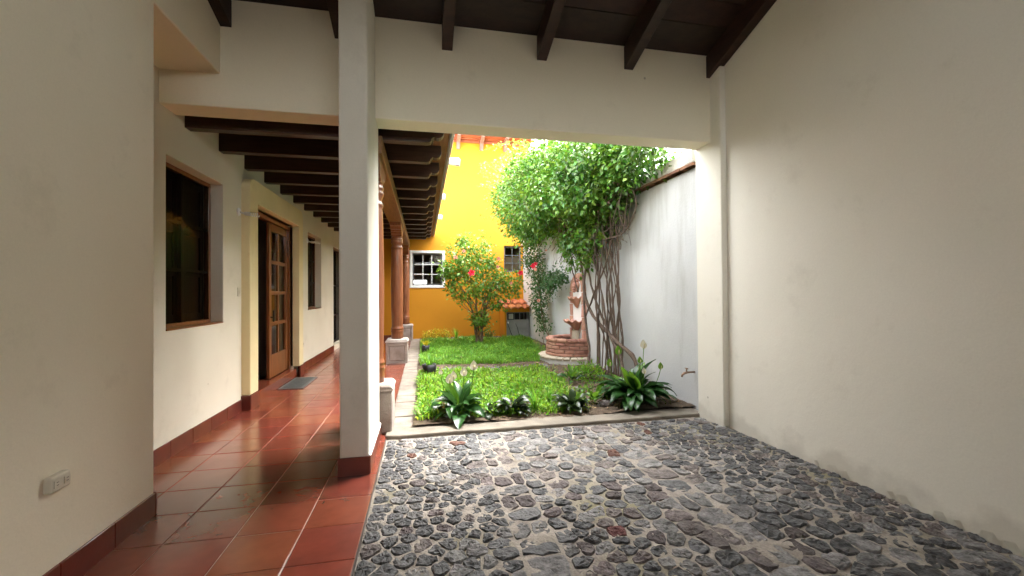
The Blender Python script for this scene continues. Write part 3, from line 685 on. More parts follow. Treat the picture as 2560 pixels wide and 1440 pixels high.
def grid_window(parent, h, nyv, nz, frame_m, trim):
    x0, x1, z0, z1 = h; wn = empty('window', ((x0+x1)/2, YW, z0)); wn.parent = parent; wn.location = Vector(((x0+x1)/2, YW, z0))-world_loc(parent)
    if trim:
        t = .085; f = MB()
        f.box(x0-t, x0, YW-.025, YW+.06, z0-t, z1+t); f.box(x1, x1+t, YW-.025, YW+.06, z0-t, z1+t); f.box(x0, x1, YW-.024, YW+.06, z1, z1+t); f.box(x0, x1, YW-.024, YW+.06, z0-t, z0)
        f.obj('surround', WHITE, wn, .012)
    f = MB(); t = .05; ya, yb = YW+.08, YW+.13
    f.box(x0, x0+t, ya, yb, z0, z1); f.box(x1-t, x1, ya, yb, z0, z1); f.box(x0+t, x1-t, ya+.001, yb, z0, z0+t); f.box(x0+t, x1-t, ya+.001, yb, z1-t, z1); f.obj('frame', frame_m, wn, .003)
    m = MB()
    for k in range(1, nyv): xx = x0+t+(x1-x0-2*t)*k/nyv; m.box(xx-.012, xx+.012, ya+.008, ya+.03, z0+t, z1-t)
    for k in range(1, nz): zz_ = z0+t+(z1-z0-2*t)*k/nz; m.box(x0+t, x1-t, ya+.006, ya+.032, zz_-.012, zz_+.012)
    m.obj('muntin', WHITE if trim else frame_m, wn)
    for a in range(nyv):
        for c in range(nz):
            xa, xb = x0+t+(x1-x0-2*t)*a/nyv, x0+t+(x1-x0-2*t)*(a+1)/nyv; za, zb = z0+t+(z1-z0-2*t)*c/nz, z0+t+(z1-z0-2*t)*(c+1)/nz
            b = MB(); b.add([(xa, ya+.035, za), (xb, ya+.035, za), (xb, ya+.035, zb), (xa, ya+.035, zb)], [(0, 1, 2, 3)]); b.obj('pane', GLASSC, wn, fix=False)
    return wn
grid_window(yh, WA, 3, 3, GREYM, True); grid_window(yh, WB, 2, 3, GREYM, False)
box('curtain', mat('tan_curtain', (.36, .26, .17), (.42, .31, .21), .9, 4, stretch=(8, 1, .3)), yh, 2.72, 3.29, YW+.21, YW+.222, 2.25, 2.72)
ev = empty('eave', (1.5, 13.9, 6.4)); ev.parent = yh; ev.location = Vector((1.5, 13.9, 6.4))-world_loc(yh)
REDW = mat('red_eave_wood', (.30, .085, .04), (.40, .13, .065), .7, 6)
GRYW = mat('weathered_bracket', (.20, .12, .10), (.29, .18, .15), .8, 8)
for xc in (-1.18, -.40, .38, 1.165, 1.945, 2.755):
    MB().prism([(YW+.02, 6.28), (YW-.05, 6.28), (YW-.20, 6.46), (YW-.56, 6.56), (YW-.56, 6.68), (YW+.02, 6.60)], 'X', xc-.055, xc+.055).obj('bracket', GRYW, ev, .006)
for k, (ya, yb, za) in enumerate(((14.29, 14.12, 6.60), (14.115, 13.94, 6.625), (13.935, 13.76, 6.65), (13.755, 13.60, 6.675))):
    box('eave_board', REDW, ev, -2.7, 3.58, yb, ya, za, za+.03)
box('wall_plate', REDW, ev, -2.6, 3.59, YW-.03, YW-.002, 6.52, 6.598, .005)
kx = -2.6
rt = None
while kx < 3.6:
    if rt is None:
        q = MB(); n = 7; v = []
        for e, (yy, s_) in enumerate(((13.52, 1.0), (14.6, .88))):
            for i in range(n+1):
                t = math.pi*i/n
                v.append((.105*s_*math.cos(t), yy, (6.72 if e == 0 else 6.86)+.075*s_*math.sin(t)))
            for i in range(n+1):
                t = math.pi*i/n
                v.append((.09*s_*math.cos(t), yy, (6.72 if e == 0 else 6.86)+.06*s_*math.sin(t)))
        m_ = 2*(n+1); f = []
        for i in range(n): f += [(i, i+1, m_+i+1, m_+i), (n+1+i+1, n+1+i, m_+n+1+i, m_+n+1+i+1), (i+1, i, n+1+i, n+1+i+1)]
        q.add(v, f, True); rt = q.mesh('roof_tile', ROOFT)
    link('roof_tile', rt, ev, (kx, 0, 0)); kx += .2
box('roof_deck', ROOFT, ev, -2.7, 3.75, 13.55, 19.3, 6.70, 6.74)

# utility cupboard with barrel tiles
uc = empty('utility_cupboard', (2.95, 13.85, 0), 'low yellow cupboard with grey metal door and clay tile top', 'cupboard')
cb = MB(); cb.box(2.54, 2.60, 13.42, YW-.003, -.05, .99); cb.box(2.60, 3.366, 13.42, YW-.003, .86, .985); cb.box(2.60, 3.366, 13.43, YW-.003, -.05, .03); cb.obj('housing', YEL, uc, .006)
MB().prism([(13.36, .986), (YW-.004, .986), (YW-.004, 1.20)], 'X', 2.56, 3.366).obj('tile_bed', YEL, uc)
d = empty('metal_door', (2.96, 13.42, .02)); d.parent = uc; d.location = Vector((2.96, 13.42, .02))-world_loc(uc)
p = MB(); p.box(2.605, 3.35, 13.44, 13.455, .035, .62); p.obj('panel', METAL, d); p = MB(); p.box(2.605, 2.64, 13.435, 13.457, .62, .855); p.box(3.315, 3.35, 13.435, 13.457, .62, .855); p.box(2.64, 3.315, 13.436, 13.457, .83, .855)
for xx in (2.86, 3.03, 3.17): p.box(xx, xx+.018, 13.437, 13.455, .62, .83)
p.obj('grille', GREYM, d); box('meter', CONC, d, 2.70, 2.84, 13.52, 13.6, .64, .80); box('back_panel', BLACKM, d, 2.60, 3.36, 13.9, 13.92, .03, .86)
box('latch', WHITE, d, 2.63, 2.675, 13.42, 13.44, .50, .56, .006)
def barrel(parent, x, ya, yb, za, zb, r=.115, s=.88):
    q = MB(); n = 8; v = []
    for yy, zz_, sc in ((ya, za, 1.0), (yb, zb, s)):
        for rr in (r, r-.016):
            for i in range(n+1): t = math.pi*i/n; v.append((x+rr*sc*math.cos(t), yy, zz_+rr*.72*sc*math.sin(t)))
    k = n+1; f = []
    for i in range(n): f += [(i, i+1, 2*k+i+1, 2*k+i), (k+i+1, k+i, 3*k+i, 3*k+i+1), (i+1, i, k+i, k+i+1), (2*k+i, 2*k+i+1, 3*k+i+1, 3*k+i)]
    q.add(v, f, True); q.obj('barrel_tile', ROOFT, parent, fix=True)
for r_ in range(2):
    for i in range(4): barrel(uc, 2.60+i*.225+random.uniform(-.008, .008), 13.22+r_*.5, 13.80+r_*.48, .955+r_*.115+.02*r_, 1.07+r_*.115+.02*r_)

# ================================================================== FOUNTAIN
fx, fy = 3.20, 8.93
fo = empty('wall_fountain', (fx, fy, 0), 'terracotta wall fountain with two shell bowls and round brick basin', 'fountain')
def arc(r0, r1, z0, z1, t0, t1, n=4, round_=0):
    b = MB(); v = []
    for i in range(n+1):
        t = t0+(t1-t0)*i/n
        for r, z in ((r0, z0), (r1, z0), (r1, z1), (r0, z1)): v.append((fx+r*math.cos(t), fy+r*math.sin(t), z))
    f = [(0, 1, 2, 3), (n*4+3, n*4+2, n*4+1, n*4)]
    for i in range(n):
        for k in range(4): f.append((i*4+k, (i+1)*4+k, (i+1)*4+(k+1) % 4, i*4+(k+1) % 4))
    return b.add(v, f)
def lim(r): return math.acos(max(-1, min(1, .165/r)))
def ring(name, r0, r1, z0, z1, count, m, off=0, bevel=.012, gap=.006):
    t0 = lim(r1); t1 = 2*math.pi-t0; st_ = (t1-t0)/count
    a = t0-off*st_
    while a < t1-.01:
        u, v = max(a, t0), min(a+st_, t1)
        if v-u > .05: arc(r0+random.uniform(-.003, .003), r1+random.uniform(-.004, .004), z0, z1, u+gap/r1, v-gap/r1, 3).obj(name, m, fo, bevel, 2)
        a += st_
arc(.1, .735, -.05, .10, lim(.735), 2*math.pi-lim(.735), 30).obj('foundation', CONC, fo, .01)
ring('base_stone', .52, .755, .095, .15, 17, PALEB, bevel=.022)
arc(.47, .548, .10, .46, lim(.548), 2*math.pi-lim(.548), 30).obj('mortar_core', MORT, fo)
ring('basin_brick', .47, .595, .152, .205, 6, BRICK, 0, .016)
ring('basin_brick', .48, .575, .213, .285, 10, BRICK, .5, .014)
ring('basin_brick', .48, .580, .293, .365, 10, BRICK, 0, .014)
ring('basin_brick', .48, .575, .373, .435, 10, BRICK, .5, .014)
ring('rim_brick', .42, .595, .443, .515, 9, BRICK, 0, .024)
arc(.05, .47, .12, .38, lim(.47), 2*math.pi-lim(.47), 20).obj('water', WATER, fo)
# niche: white plaster back with terracotta arch tiles
NX = 3.369
nb_ = MB(); n = 12
arch = [(fy-.34, .40), (fy+.34, .40), (fy+.34, 1.45)]+[(fy+.34*math.cos(t), 1.45+.36*math.sin(t)) for t in np.linspace(.15, math.pi-.15, 12)]+[(fy-.34, 1.45)]
nb_.prism(arch, 'X', NX-.04, NX-.001).obj('niche_back', WHITE, fo, .006)
def archpt(s):      # path along the arch, s in 0..1
    L1 = 1.05; Lc = math.pi*.36; tot = 2*L1+Lc; d_ = s*tot
    if d_ < L1: return (fy-.36, .42+d_), (0, 1)
    if d_ < L1+Lc: t = math.pi-(d_-L1)/.36; return (fy+.36*math.cos(t), 1.47+.38*math.sin(t)), (math.sin(t), -math.cos(t))
    return (fy+.36, 1.47-(d_-L1-Lc)), (0, -1)
NT = 12
for k in range(NT):
    s0, s1 = k/NT, (k+1)/NT-.004; b = MB(); v = []; m_ = 4
    for i in range(m_+1):
        (py, pz), (dy, dz) = archpt(s0+(s1-s0)*i/m_); ny_, nz_ = -dz, dy
        for u, h in ((-.065, 0), (-.05, .07), (0, .105-.02*i/m_), (.05, .07), (.065, 0)): v.append((NX-.001-h, py+ny_*u, pz+nz_*u))
    f = [(0, 1, 2, 3, 4), tuple(m_*5+q for q in (4, 3, 2, 1, 0))]
    for i in range(m_):
        for q in range(5): f.append((i*5+q, (i+1)*5+q, (i+1)*5+(q+1) % 5, i*5+(q+1) % 5))
    b.add(v, f, False).obj('arch_tile', CLAY, fo, .008)
def bowl(zr_, rim, depth, name):
    W = lambda j, t, r, z: (r*(1+(.05 if j < 5 else .03)*math.cos(12*t)), z+(.022*math.cos(12*t) if 3 <= j <= 7 else 0))
    pf = [(.012, -depth), (.05, -depth*.86), (rim*.42, -depth*.55), (rim*.72, -depth*.18), (rim*.97, -.012), (rim*1.0, .012), (rim*.93, .02), (rim*.80, -.004), (rim*.4, -depth*.35), (.01, -depth*.4)]
    MB().lathe(pf, (NX-.045, fy, zr_), 72, math.pi/2, 1.5*math.pi, W).obj(name, CLAY, fo)
bowl(.86, .31, .25, 'lower_shell_bowl'); bowl(1.36, .215, .22, 'upper_shell_bowl')
MB().lathe([(.12, .12), (.12, .40), (.115, .62), (.10, .66)], (NX-.06, fy, 0), 20, math.pi/2, 1.5*math.pi).obj('stem', PALEB, fo)
# spout mask: face with brow, cheeks, nose, chin
mk = MB()
def blob(c, r, n=10):
    v = []; f = []
    for i in range(n+1):
        for j in range(n): a, b2 = math.pi*i/n, 2*math.pi*j/n; v.append((c[0]+r[0]*math.sin(a)*math.cos(b2), c[1]+r[1]*math.sin(a)*math.sin(b2), c[2]+r[2]*math.cos(a)))
    for i in range(n):
        for j in range(n): f.append((i*n+j, (i+1)*n+j, (i+1)*n+(j+1) % n, i*n+(j+1) % n))
    mk.add(v, f, True)
mx_ = NX-.05
for c, r in (((mx_, fy, 1.63), (.10, .10, .13)), ((mx_-.08, fy-.045, 1.62), (.035, .04, .035)), ((mx_-.08, fy+.045, 1.62), (.035, .04, .035)), ((mx_-.10, fy, 1.62), (.03, .022, .045)), ((mx_-.085, fy, 1.66), (.03, .075, .02)), ((mx_-.08, fy, 1.56), (.045, .05, .03)), ((mx_-.07, fy, 1.515), (.04, .04, .035)), ((mx_-.02, fy-.10, 1.65), (.05, .04, .06)), ((mx_-.02, fy+.10, 1.65), (.05, .04, .06)), ((mx_-.02, fy, 1.745), (.07, .09, .04))): blob(c, r)
mk.obj('spout_mask', CLAY, fo)

# ================================================================== SMALL FIXTURES
def lamp(y, z, label):
    l = empty('wall_lamp', (CW, y, z), label, 'wall lamp', 'bare bulb wall lamps')
    b = MB(); b.lathe([(.0, 0), (.05, 0), (.052, .012), (.03, .022), (.0, .022)], (0, 0, 0), 16); b.v = [(CW+v[2], y+v[0], z+v[1]) for v in b.v]; b.obj('base_plate', WHITE, l)
    MB().tube([(CW+.02, y, z), (CW+.05, y+.0, z-.015), (CW+.085, y, z-.02)], .012).obj('arm', CONC, l)
    b = MB(); b.lathe([(0, 0), (.022, 0), (.026, .05), (.024, .06)], (0, 0, 0), 14); b.v = [(CW+.075+v[2], y+v[0], z-.02+v[1]-.1*v[2]) for v in b.v]; b.obj('socket', CONC, l)
    hel = [(CW+.14+.10*t, y+.022*math.cos(t*25), z-.028+.022*math.sin(t*25)-.008*t) for t in np.linspace(0, 1, 60)]
    MB().tube(hel, .007, 6).obj('spiral_bulb', WHITE, l)
lamp(6.03, 2.55, 'bare spiral bulb lamp left of the door surround'); lamp(9.32, 2.57, 'bare spiral bulb lamp between doorway and second window')
def plate(nm, y, z, w_, h_, x, label, cat, sockets=0):
    e = empty(nm, (x, y, z), label, cat); box('cover', PLASTIC, e, x, x+.012, y-w_/2, y+w_/2, z-h_/2, z+h_/2, .005, 2)
    if sockets:
        for s_ in (-1, 1):
            box('socket_face', PLASTIC, e, x+.0125, x+.017, y+s_*w_*.25-.018, y+s_*w_*.25+.018, z-.016, z+.016, .004)
            for dz in (-.006, .006): box('slot', BLACKM, e, x+.0165, x+.0178, y+s_*w_*.25-.005, y+s_*w_*.25+.005, z+dz-.0012, z+dz+.0012)
    else: box('rocker', PLASTIC, e, x+.0125, x+.018, y-w_*.22, y+w_*.22, z-h_*.2, z+h_*.2, .003)
plate('light_switch', 6.03, 1.53, .07, .115, CW, 'cream light switch beside the door surround', 'switch')
plate('wall_outlet', 9.02, .52, .07, .115, CW, 'small outlet low on the corridor wall past the doorway', 'outlet')
e = empty('power_outlet', (-1.81, 2.56, .575), 'cream surface-mounted power outlet low on the left wall', 'outlet')
bx_ = box('housing', PLASTIC, e, -1.812, -1.772, 2.500, 2.618, .533, .613, .010, 3)
for s_ in (-1, 1):
    box('socket_face', PLASTIC, e, -1.7722, -1.768, 2.56+s_*.03-.019, 2.56+s_*.03+.019, .555, .592, .004)
    for dz in (-.007, .007): box('slot', BLACKM, e, -1.7681, -1.7672, 2.56+s_*.03-.006, 2.56+s_*.03+.006, .5735+dz-.0012, .5735+dz+.0012)
# garden tap
tp = empty('garden_tap', (3.37, 4.86, .47), 'brass garden tap on the white wall near the pilaster', 'tap')
MB().tube([(3.37, 4.86, .47), (3.29, 4.86, .47), (3.24, 4.86, .468)], .013).obj('pipe', BRASS, tp)
MB().tube([(3.26, 4.86, .468), (3.22, 4.86, .462), (3.195, 4.86, .44), (3.188, 4.86, .415)], [.017, .017, .014, .013]).obj('nozzle', BRASS, tp)
MB().tube([(3.255, 4.86, .47), (3.255, 4.86, .515)], .009).obj('stem', BRASS, tp)
MB().tube([(3.255, 4.83, .52), (3.255, 4.89, .52)], .008).obj('handle', BRASS, tp)
# doormat
dm = empty('doormat', (-2.04, 7.78, 0), 'grey rubber doormat with pale border before the open door', 'doormat')
box('border', RUBB2, dm, -2.236, -1.86, 7.30, 8.25, .001, .013, .005)
MB().box(-2.185, -1.91, 7.37, 8.18, .0135, .018).obj('tread', RUBBER, dm, .003)

# ================================================================== PLANTS
def nrm(a): return a/np.maximum(np.linalg.norm(a, axis=1, keepdims=True), 1e-9)
def leaves_mesh(name, m, pos, d, up, ln, wd, fold=.18, droop=.15):
    """one folded ovate leaf (5 verts, 4 triangles) per row"""
    N_ = len(pos); d = nrm(d); s = nrm(np.cross(d, up)); n = np.cross(s, d)
    ln = np.broadcast_to(np.asarray(ln, float), (N_,))[:, None]; wd = np.broadcast_to(np.asarray(wd, float), (N_,))[:, None]
    mid = pos+d*ln*.45; V = np.empty((N_, 5, 3))
    V[:, 0] = pos; V[:, 1] = mid+s*wd*.5+n*wd*fold; V[:, 2] = mid; V[:, 3] = mid-s*wd*.5+n*wd*fold; V[:, 4] = pos+d*ln-n*ln*droop
    base = (np.arange(N_)*5)[:, None, None]; F = np.array([[0, 2, 1], [0, 3, 2], [1, 2, 4], [2, 3, 4]])[None]+base
    return V.reshape(-1, 3), F.reshape(-1, 3)
def tri_obj(name, m, V, Fc, parent=None, stuff=False):
    me = bpy.data.meshes.new(name); nv, nf = len(V), len(Fc)
    me.vertices.add(nv); me.vertices.foreach_set('co', V.astype(np.float32).ravel()); k = Fc.shape[1]
    me.loops.add(nf*k); me.loops.foreach_set('vertex_index', Fc.astype(np.int32).ravel()); me.polygons.add(nf)
    me.polygons.foreach_set('loop_start', np.arange(0, nf*k, k, dtype=np.int32)); me.materials.append(m); me.update(calc_edges=True); me.validate()
    o = link(name, me, parent)
    if stuff: o['kind'] = 'stuff'
    return o
def rand_dirs(n, up=0., out=None, outw=0.):
    d = rng.standard_normal((n, 3)); d = nrm(d); d[:, 2] += up
    if out is not None: d += nrm(out)*outw
    return nrm(d)
def clumps(ells, per, spread, shell=.55, zmin=-9):
    """cluster centres in ellipsoids, then leaves round each centre; returns leaf positions and outward vectors"""
    P = []; O = []
    for (c, r, n) in ells:
        u = nrm(rng.standard_normal((n, 3))); rad = shell+(1-shell)*rng.random((n, 1))**.7; rad *= 1+.16*np.sin(u[:, :1]*7+u[:, 1:2]*5+u[:, 2:]*6)
        cc = np.array(c)+u*rad*np.array(r)
        for k in range(n):
            m_ = max(4, int(per*rng.uniform(.5, 1.5))); q = cc[k]+rng.standard_normal((m_, 3))*spread*rng.uniform(.7, 1.3); P.append(q); O.append(np.repeat(u[k:k+1], m_, 0)+nrm(q-cc[k])*.6)
    P = np.concatenate(P); O = np.concatenate(O); ok = P[:, 2] > zmin
    return P[ok], O[ok]
def smooth_path(pts, n=14, jit=.0):
    pts = np.array(pts, float); t = np.linspace(0, len(pts)-1, n); out = []
    for x in t:
        i = min(int(x), len(pts)-2); u = x-i; p0 = pts[max(i-1, 0)]; p1 = pts[i]; p2 = pts[i+1]; p3 = pts[min(i+2, len(pts)-1)]
        out.append(.5*((2*p1)+(-p0+p2)*u+(2*p0-5*p1+4*p2-p3)*u*u+(-p0+3*p1-3*p2+p3)*u**3))
    out = np.array(out); out[1:-1] += rng.standard_normal((n-2, 3))*jit
    return out

# ---- bougainvillea over the wall
vi = empty('climbing_vine', (3.15, 6.6, .03), 'huge leafy vine sprawling over the white garden wall', 'vine')
stems = [
 [(3.10,5.80,.03),(3.13,5.975,.46),(3.14,6.657,.689),(3.12,7.45,.997),(3.12,7.95,1.413),(3.12,8.1,1.908),(3.1,8.3,2.4),(2.95,8.7,3.1)],
 [(3.02,6.1,.03),(3.10,6.372,.399),(3.12,6.81,.741),(3.15,7.307,1.128),(3.15,7.674,1.569),(3.12,7.863,2.117),(3.1,8.174,2.546),(2.95,8.3,3.3)],
 [(3.13,6.55,.03),(3.15,6.589,.366),(3.15,6.726,1.019),(3.14,6.789,1.696),(3.13,6.94,2.118),(3.1,7.014,2.6),(2.95,7.1,3.4)],
 [(3.14,6.82,.03),(3.15,6.896,.456),(3.12,7.046,1.14),(3.1,7.205,1.708),(3.1,7.467,2.162),(3.05,7.362,2.7),(2.9,7.3,3.4)],
 [(3.1,7.889,1.025),(3.08,7.297,1.565),(3.07,6.862,1.973),(3.1,6.696,2.367),(3.05,6.614,2.65),(3.0,6.4,3.2)],
 [(2.98,7.1,.03),(3.0,7.5,.18),(3.1,7.7,.398),(3.12,7.95,.926),(3.12,8.02,1.576),(3.12,7.9,2.204),(3.05,7.849,2.7),(2.9,7.8,3.4)],
 [(3.12,6.5,.03),(3.18,6.62,.9),(3.18,6.60,1.7),(3.16,6.55,2.3),(3.1,6.6,2.8),(3.0,6.5,3.3)],
 [(3.14,6.9,.03),(3.2,7.2,.6),(3.2,7.6,1.2),(3.2,7.5,1.9),(3.15,7.6,2.5),(3.0,7.5,3.2)],
 [(3.12,6.6,.03),(3.2,6.85,.7),(3.2,7.02,1.5),(3.2,6.85,2.2),(3.1,6.95,2.8),(3.0,6.8,3.3)],
 [(3.2,6.7,.3),(3.22,6.95,1.1),(3.22,6.70,1.8),(3.2,6.72,2.4),(3.1,6.5,2.95)],
 [(3.05,6.93,2.395),(3.08,6.33,2.40),(3.08,5.994,2.526),(3.08,5.80,2.733),(3.1,5.862,2.924),(3.15,6.1,3.12)],
 [(3.08,6.4,2.42),(3.08,6.25,2.62),(3.1,6.3,2.8),(3.1,6.25,3.05)],
 [(3.08,6.2,2.44),(3.08,6.13,2.7),(3.1,6.08,3.08)],
 [(3.1,8.4,1.9),(3.12,8.8,2.3),(3.15,9.0,2.7),(3.05,9.3,3.2)],
 [(3.1,8.3,1.5),(3.1,8.65,2.0),(3.05,8.9,2.5),(2.9,9.2,3.1)]]
srad = [.040, .030, .022, .024, .020, .030, .018, .018, .020, .015, .014, .011, .010, .016, .016]
for k in range(11):
    yb = rng.uniform(6.35, 7.25); yt = yb+rng.uniform(-.25, .9); ym_ = yb+rng.uniform(-.1, .5); x_ = rng.uniform(3.05, 3.27)
    stems.append([(x_-.05, yb, .03), (x_, yb+rng.uniform(-.05, .15), .7), (x_+.02, ym_, 1.4), (x_, (ym_+yt)/2+rng.uniform(-.12, .12), 2.1), (x_-.03, yt, 2.75), (x_-.15, yt, 3.2)]); srad.append(rng.uniform(.009, .020))
for s_, r0 in zip(stems, srad):
    p = smooth_path(s_, 30, .004); rr = np.linspace(r0*.95, r0*.45, len(p))*(1+.12*rng.standard_normal(len(p))); MB().tube(p, list(rr), 7).obj('stem', BARK, vi)
# tangle of dry runners hanging from the coping
tg = MB()
for k in range(60):
    yy = rng.uniform(6.0, 9.6) if k % 3 else rng.uniform(6.0, 7.8); x_ = 3.12+rng.uniform(-.16, .1); z_ = rng.uniform(2.7, 3.15)
    p = [(x_, yy, z_)]; dy = rng.uniform(-.25, .25)
    for q in range(3): p.append((p[-1][0]+rng.uniform(-.07, .06), p[-1][1]+dy+rng.uniform(-.08, .08), p[-1][2]-rng.uniform(.12, .34)*(1 if q < 2 else .5)))
    tg.tube(smooth_path(p, 9, .006), rng.uniform(.003, .009), 4)
o = tg.obj('dry_runners', BARK, vi, fix=False); o['kind'] = 'stuff'
P1, O1 = clumps([((2.9,7.2,3.62),(.72,1.3,.80),270), ((3.05,7.3,2.95),(.2,.9,.28),60), ((2.72,9.0,3.85),(.85,1.5,1.0),330), ((2.68,11.0,4.0),(.80,1.5,1.15),330), ((3.12,5.95,3.55),(.42,.75,.42),130), ((2.95,7.5,3.4),(.5,1.3,.5),150), ((2.75,9.8,3.6),(.6,1.6,.7),150), ((3.1,12.4,3.6),(.5,1.0,.7),80), ((3.3,8.5,4.3),(.7,2.6,.7),160)], 26, .105)
P2, O2 = clumps([((3.02,8.3,2.7),(.2,.75,.35),70), ((3.02,7.6,2.45),(.16,.35,.4),36), ((3.05,8.35,2.25),(.1,.2,.3),14), ((3.05,7.0,2.7),(.14,.5,.3),30)], 13, .08)
P = np.concatenate([P1, P2]); O_ = np.concatenate([O1, O2])
d_ = rand_dirs(len(P), -.25, O_, .9); upv = rand_dirs(len(P), 1.2, O_, .5)
V, Fc = leaves_mesh('f', None, P, d_, upv, rng.uniform(.06, .115, len(P)), rng.uniform(.04, .072, len(P)))
tri_obj('crown', LVINE, V, Fc, vi, True)
P3, O3 = clumps([((3.08,6.9,3.05),(.22,1.0,.20),60), ((3.0,8.4,2.95),(.25,.9,.25),50)], 16, .09, .2)
V, Fc = leaves_mesh('f', None, P3, rand_dirs(len(P3), -.5), rand_dirs(len(P3), .6), rng.uniform(.03, .07, len(P3)), rng.uniform(.015, .035, len(P3)))
tri_obj('dead_leaves', LDEAD, V, Fc, vi, True)
# long loose shoots reaching over the garden
sh_ = MB(); lp, ld = [], []
for k in range(46):
    a = np.array([rng.uniform(2.1, 2.7), rng.uniform(8.5, 12.2), rng.uniform(3.3, 4.9)]); L_ = rng.uniform(.35, .95); dr_ = np.array([-1, rng.uniform(-.35, .25), rng.uniform(-.25, .45)])
    pts = smooth_path([a, a+dr_*L_*.5+np.array([0, 0, .06]), a+dr_*L_+np.array([0, 0, -.10*L_])], 12, .008); sh_.tube(pts, list(np.linspace(.006, .002, 12)), 4)
    for q in pts[3:]:
        for _ in range(3): lp.append(q+rng.standard_normal(3)*.02); ld.append(dr_*.4+rng.standard_normal(3)*.7)
sh_.obj('shoots', BARK, vi, fix=False)['kind'] = 'stuff'
lp, ld = np.array(lp), np.array(ld)
V, Fc = leaves_mesh('f', None, lp, ld, rand_dirs(len(lp), 1.), rng.uniform(.045, .08, len(lp)), rng.uniform(.026, .045, len(lp))); tri_obj('shoot_leaves', LHIB, V, Fc, vi, True)

# ---- hibiscus tree
hx, hy = 1.58, 12.3
hb = empty('hibiscus_tree', (hx, hy, .03), 'rounded hibiscus shrub tree with red flowers before the yellow wall', 'tree')
tr = MB(); ends = []
for k in range(9):
    a = 2*math.pi*k/9+rng.uniform(-.3, .3); r1 = rng.uniform(.06, .16); r2 = rng.uniform(.25, .85); z2 = rng.uniform(1.5, 2.6)
    p = smooth_path([(hx+.08*math.cos(a), hy+.07*math.sin(a), .02), (hx+r1*math.cos(a), hy+r1*math.sin(a), .55), (hx+r1*2.0*math.cos(a+.2), hy+r1*1.6*math.sin(a), 1.15), (hx+r2*math.cos(a+.2), hy+.7*r2*math.sin(a+.1), z2)], 16, .008)
    tr.tube(p, list(np.linspace(.024, .009, 16)), 7); ends.append(p)
    for j in range(5):
        q = p[rng.integers(7, 15)]; dv = np.array([math.cos(a+rng.uniform(-1, 1)), .7*math.sin(a+rng.uniform(-1, 1)), rng.uniform(.2, 1)])*rng.uniform(.25, .6)
        p2 = smooth_path([q, q+dv*.5, q+dv+np.array([0, 0, .05])], 7, .006); tr.tube(p2, list(np.linspace(.011, .004, 7)), 5); ends.append(p2)
tr.obj('trunk', BARKH, hb, fix=False)
P1, O1 = clumps([((hx-.05, hy, 2.0), (1.05, .72, .82), 145), ((hx-.35, hy-.1, 2.55), (.55, .45, .45), 36), ((hx-.42, hy, 3.05), (.13, .15, .34), 10), ((hx+.15, hy, 2.95), (.10, .12, .28), 6), ((hx-.85, hy-.2, 2.15), (.38, .3, .22), 22), ((hx+.95, hy-.1, 1.75), (.28, .3, .42), 26), ((hx+.02, hy-.12, .80), (.24, .22, .22), 20), ((hx+.45, hy-.15, 1.25), (.32, .28, .26), 16), ((hx-.55, hy, 1.4), (.16, .2, .22), 7)], 15, .095, .35)
d_ = rand_dirs(len(P1), -.1, O1, .8); V, Fc = leaves_mesh('f', None, P1, d_, rand_dirs(len(P1), 1.1, O1, .4), rng.uniform(.07, .125, len(P1)), rng.uniform(.048, .085, len(P1)))
tri_obj('crown', LHIB, V, Fc, hb, True)
def blossom(parent, c, s, m, face=(0, -1, .2), name='flower'):
    f = Vector(face).normalized(); a = f.cross(Vector((0, 0, 1))).normalized(); u = a.cross(f); b = MB()
    for ring_, (n, rr, lift, ww) in enumerate(((5, 1.0, .25, .62), (5, .72, .55, .5), (4, .42, .8, .36))):
        for k in range(n):
            t = 2*math.pi*k/n+ring_*.6+random.uniform(-.15, .15); d = a*math.cos(t)+u*math.sin(t); sd_ = f.cross(d); c_ = Vector(c)
            pts = [c_, c_+(d*rr*.55+sd_*ww*.5+f*lift*.6)*s, c_+(d*rr+sd_*ww*.25+f*lift)*s, c_+(d*rr*1.06+f*lift*.95)*s, c_+(d*rr-sd_*ww*.25+f*lift)*s, c_+(d*rr*.55-sd_*ww*.5+f*lift*.6)*s, c_+(d*rr*.6+f*lift*.45)*s]
            b.add(pts, [(0, 1, 6), (1, 2, 6), (2, 3, 6), (3, 4, 6), (4, 5, 6), (5, 0, 6)], True)
    return b.obj(name, m, parent, fix=False)
for (dx, z_, m_, s_) in ((-.30, 2.03, FLRED, .10), (1.08, 2.03, FLRED, .085), (-.72, 2.45, FLPINK, .06), (.45, 2.42, FLPINK, .06), (-.5, 2.62, FLPINK, .05), (.42, 2.2, FLPINK, .05), (.8, 1.75, FLPINK, .05)):
    blossom(hb, (hx+dx, hy-.78+.12*abs(dx), z_), s_, m_)

# ---- climbing rose
ro = empty('climbing_rose', (3.12, 9.95, .03), 'slim climbing rose with red blooms between fountain and cupboard', 'rose')
rs_ = MB(); 
for p, r0 in (([(3.12,9.95,.02),(3.12,10.4,.3),(3.1,10.9,.7),(3.1,11.2,1.3),(3.1,11.35,2.0),(3.1,11.6,2.6)], .016), ([(3.13,9.98,.02),(3.12,10.7,.6),(3.05,11.0,1.2),(3.0,10.9,1.8),(3.05,10.4,2.2)], .010), ([(3.1,10.95,1.2),(3.1,10.4,1.5),(3.08,9.8,1.75),(3.08,9.3,1.85)], .009), ([(3.14,11.0,.02),(3.14,11.1,.9),(3.12,11.3,1.6)], .008), ([(3.1,9.9,1.75),(3.1,9.95,2.2),(3.08,9.8,2.55)], .005)):
    rs_.tube(smooth_path(p, 16, .01), list(np.linspace(r0, r0*.45, 16)), 6)
rs_.obj('cane', BARKH, ro, fix=False)
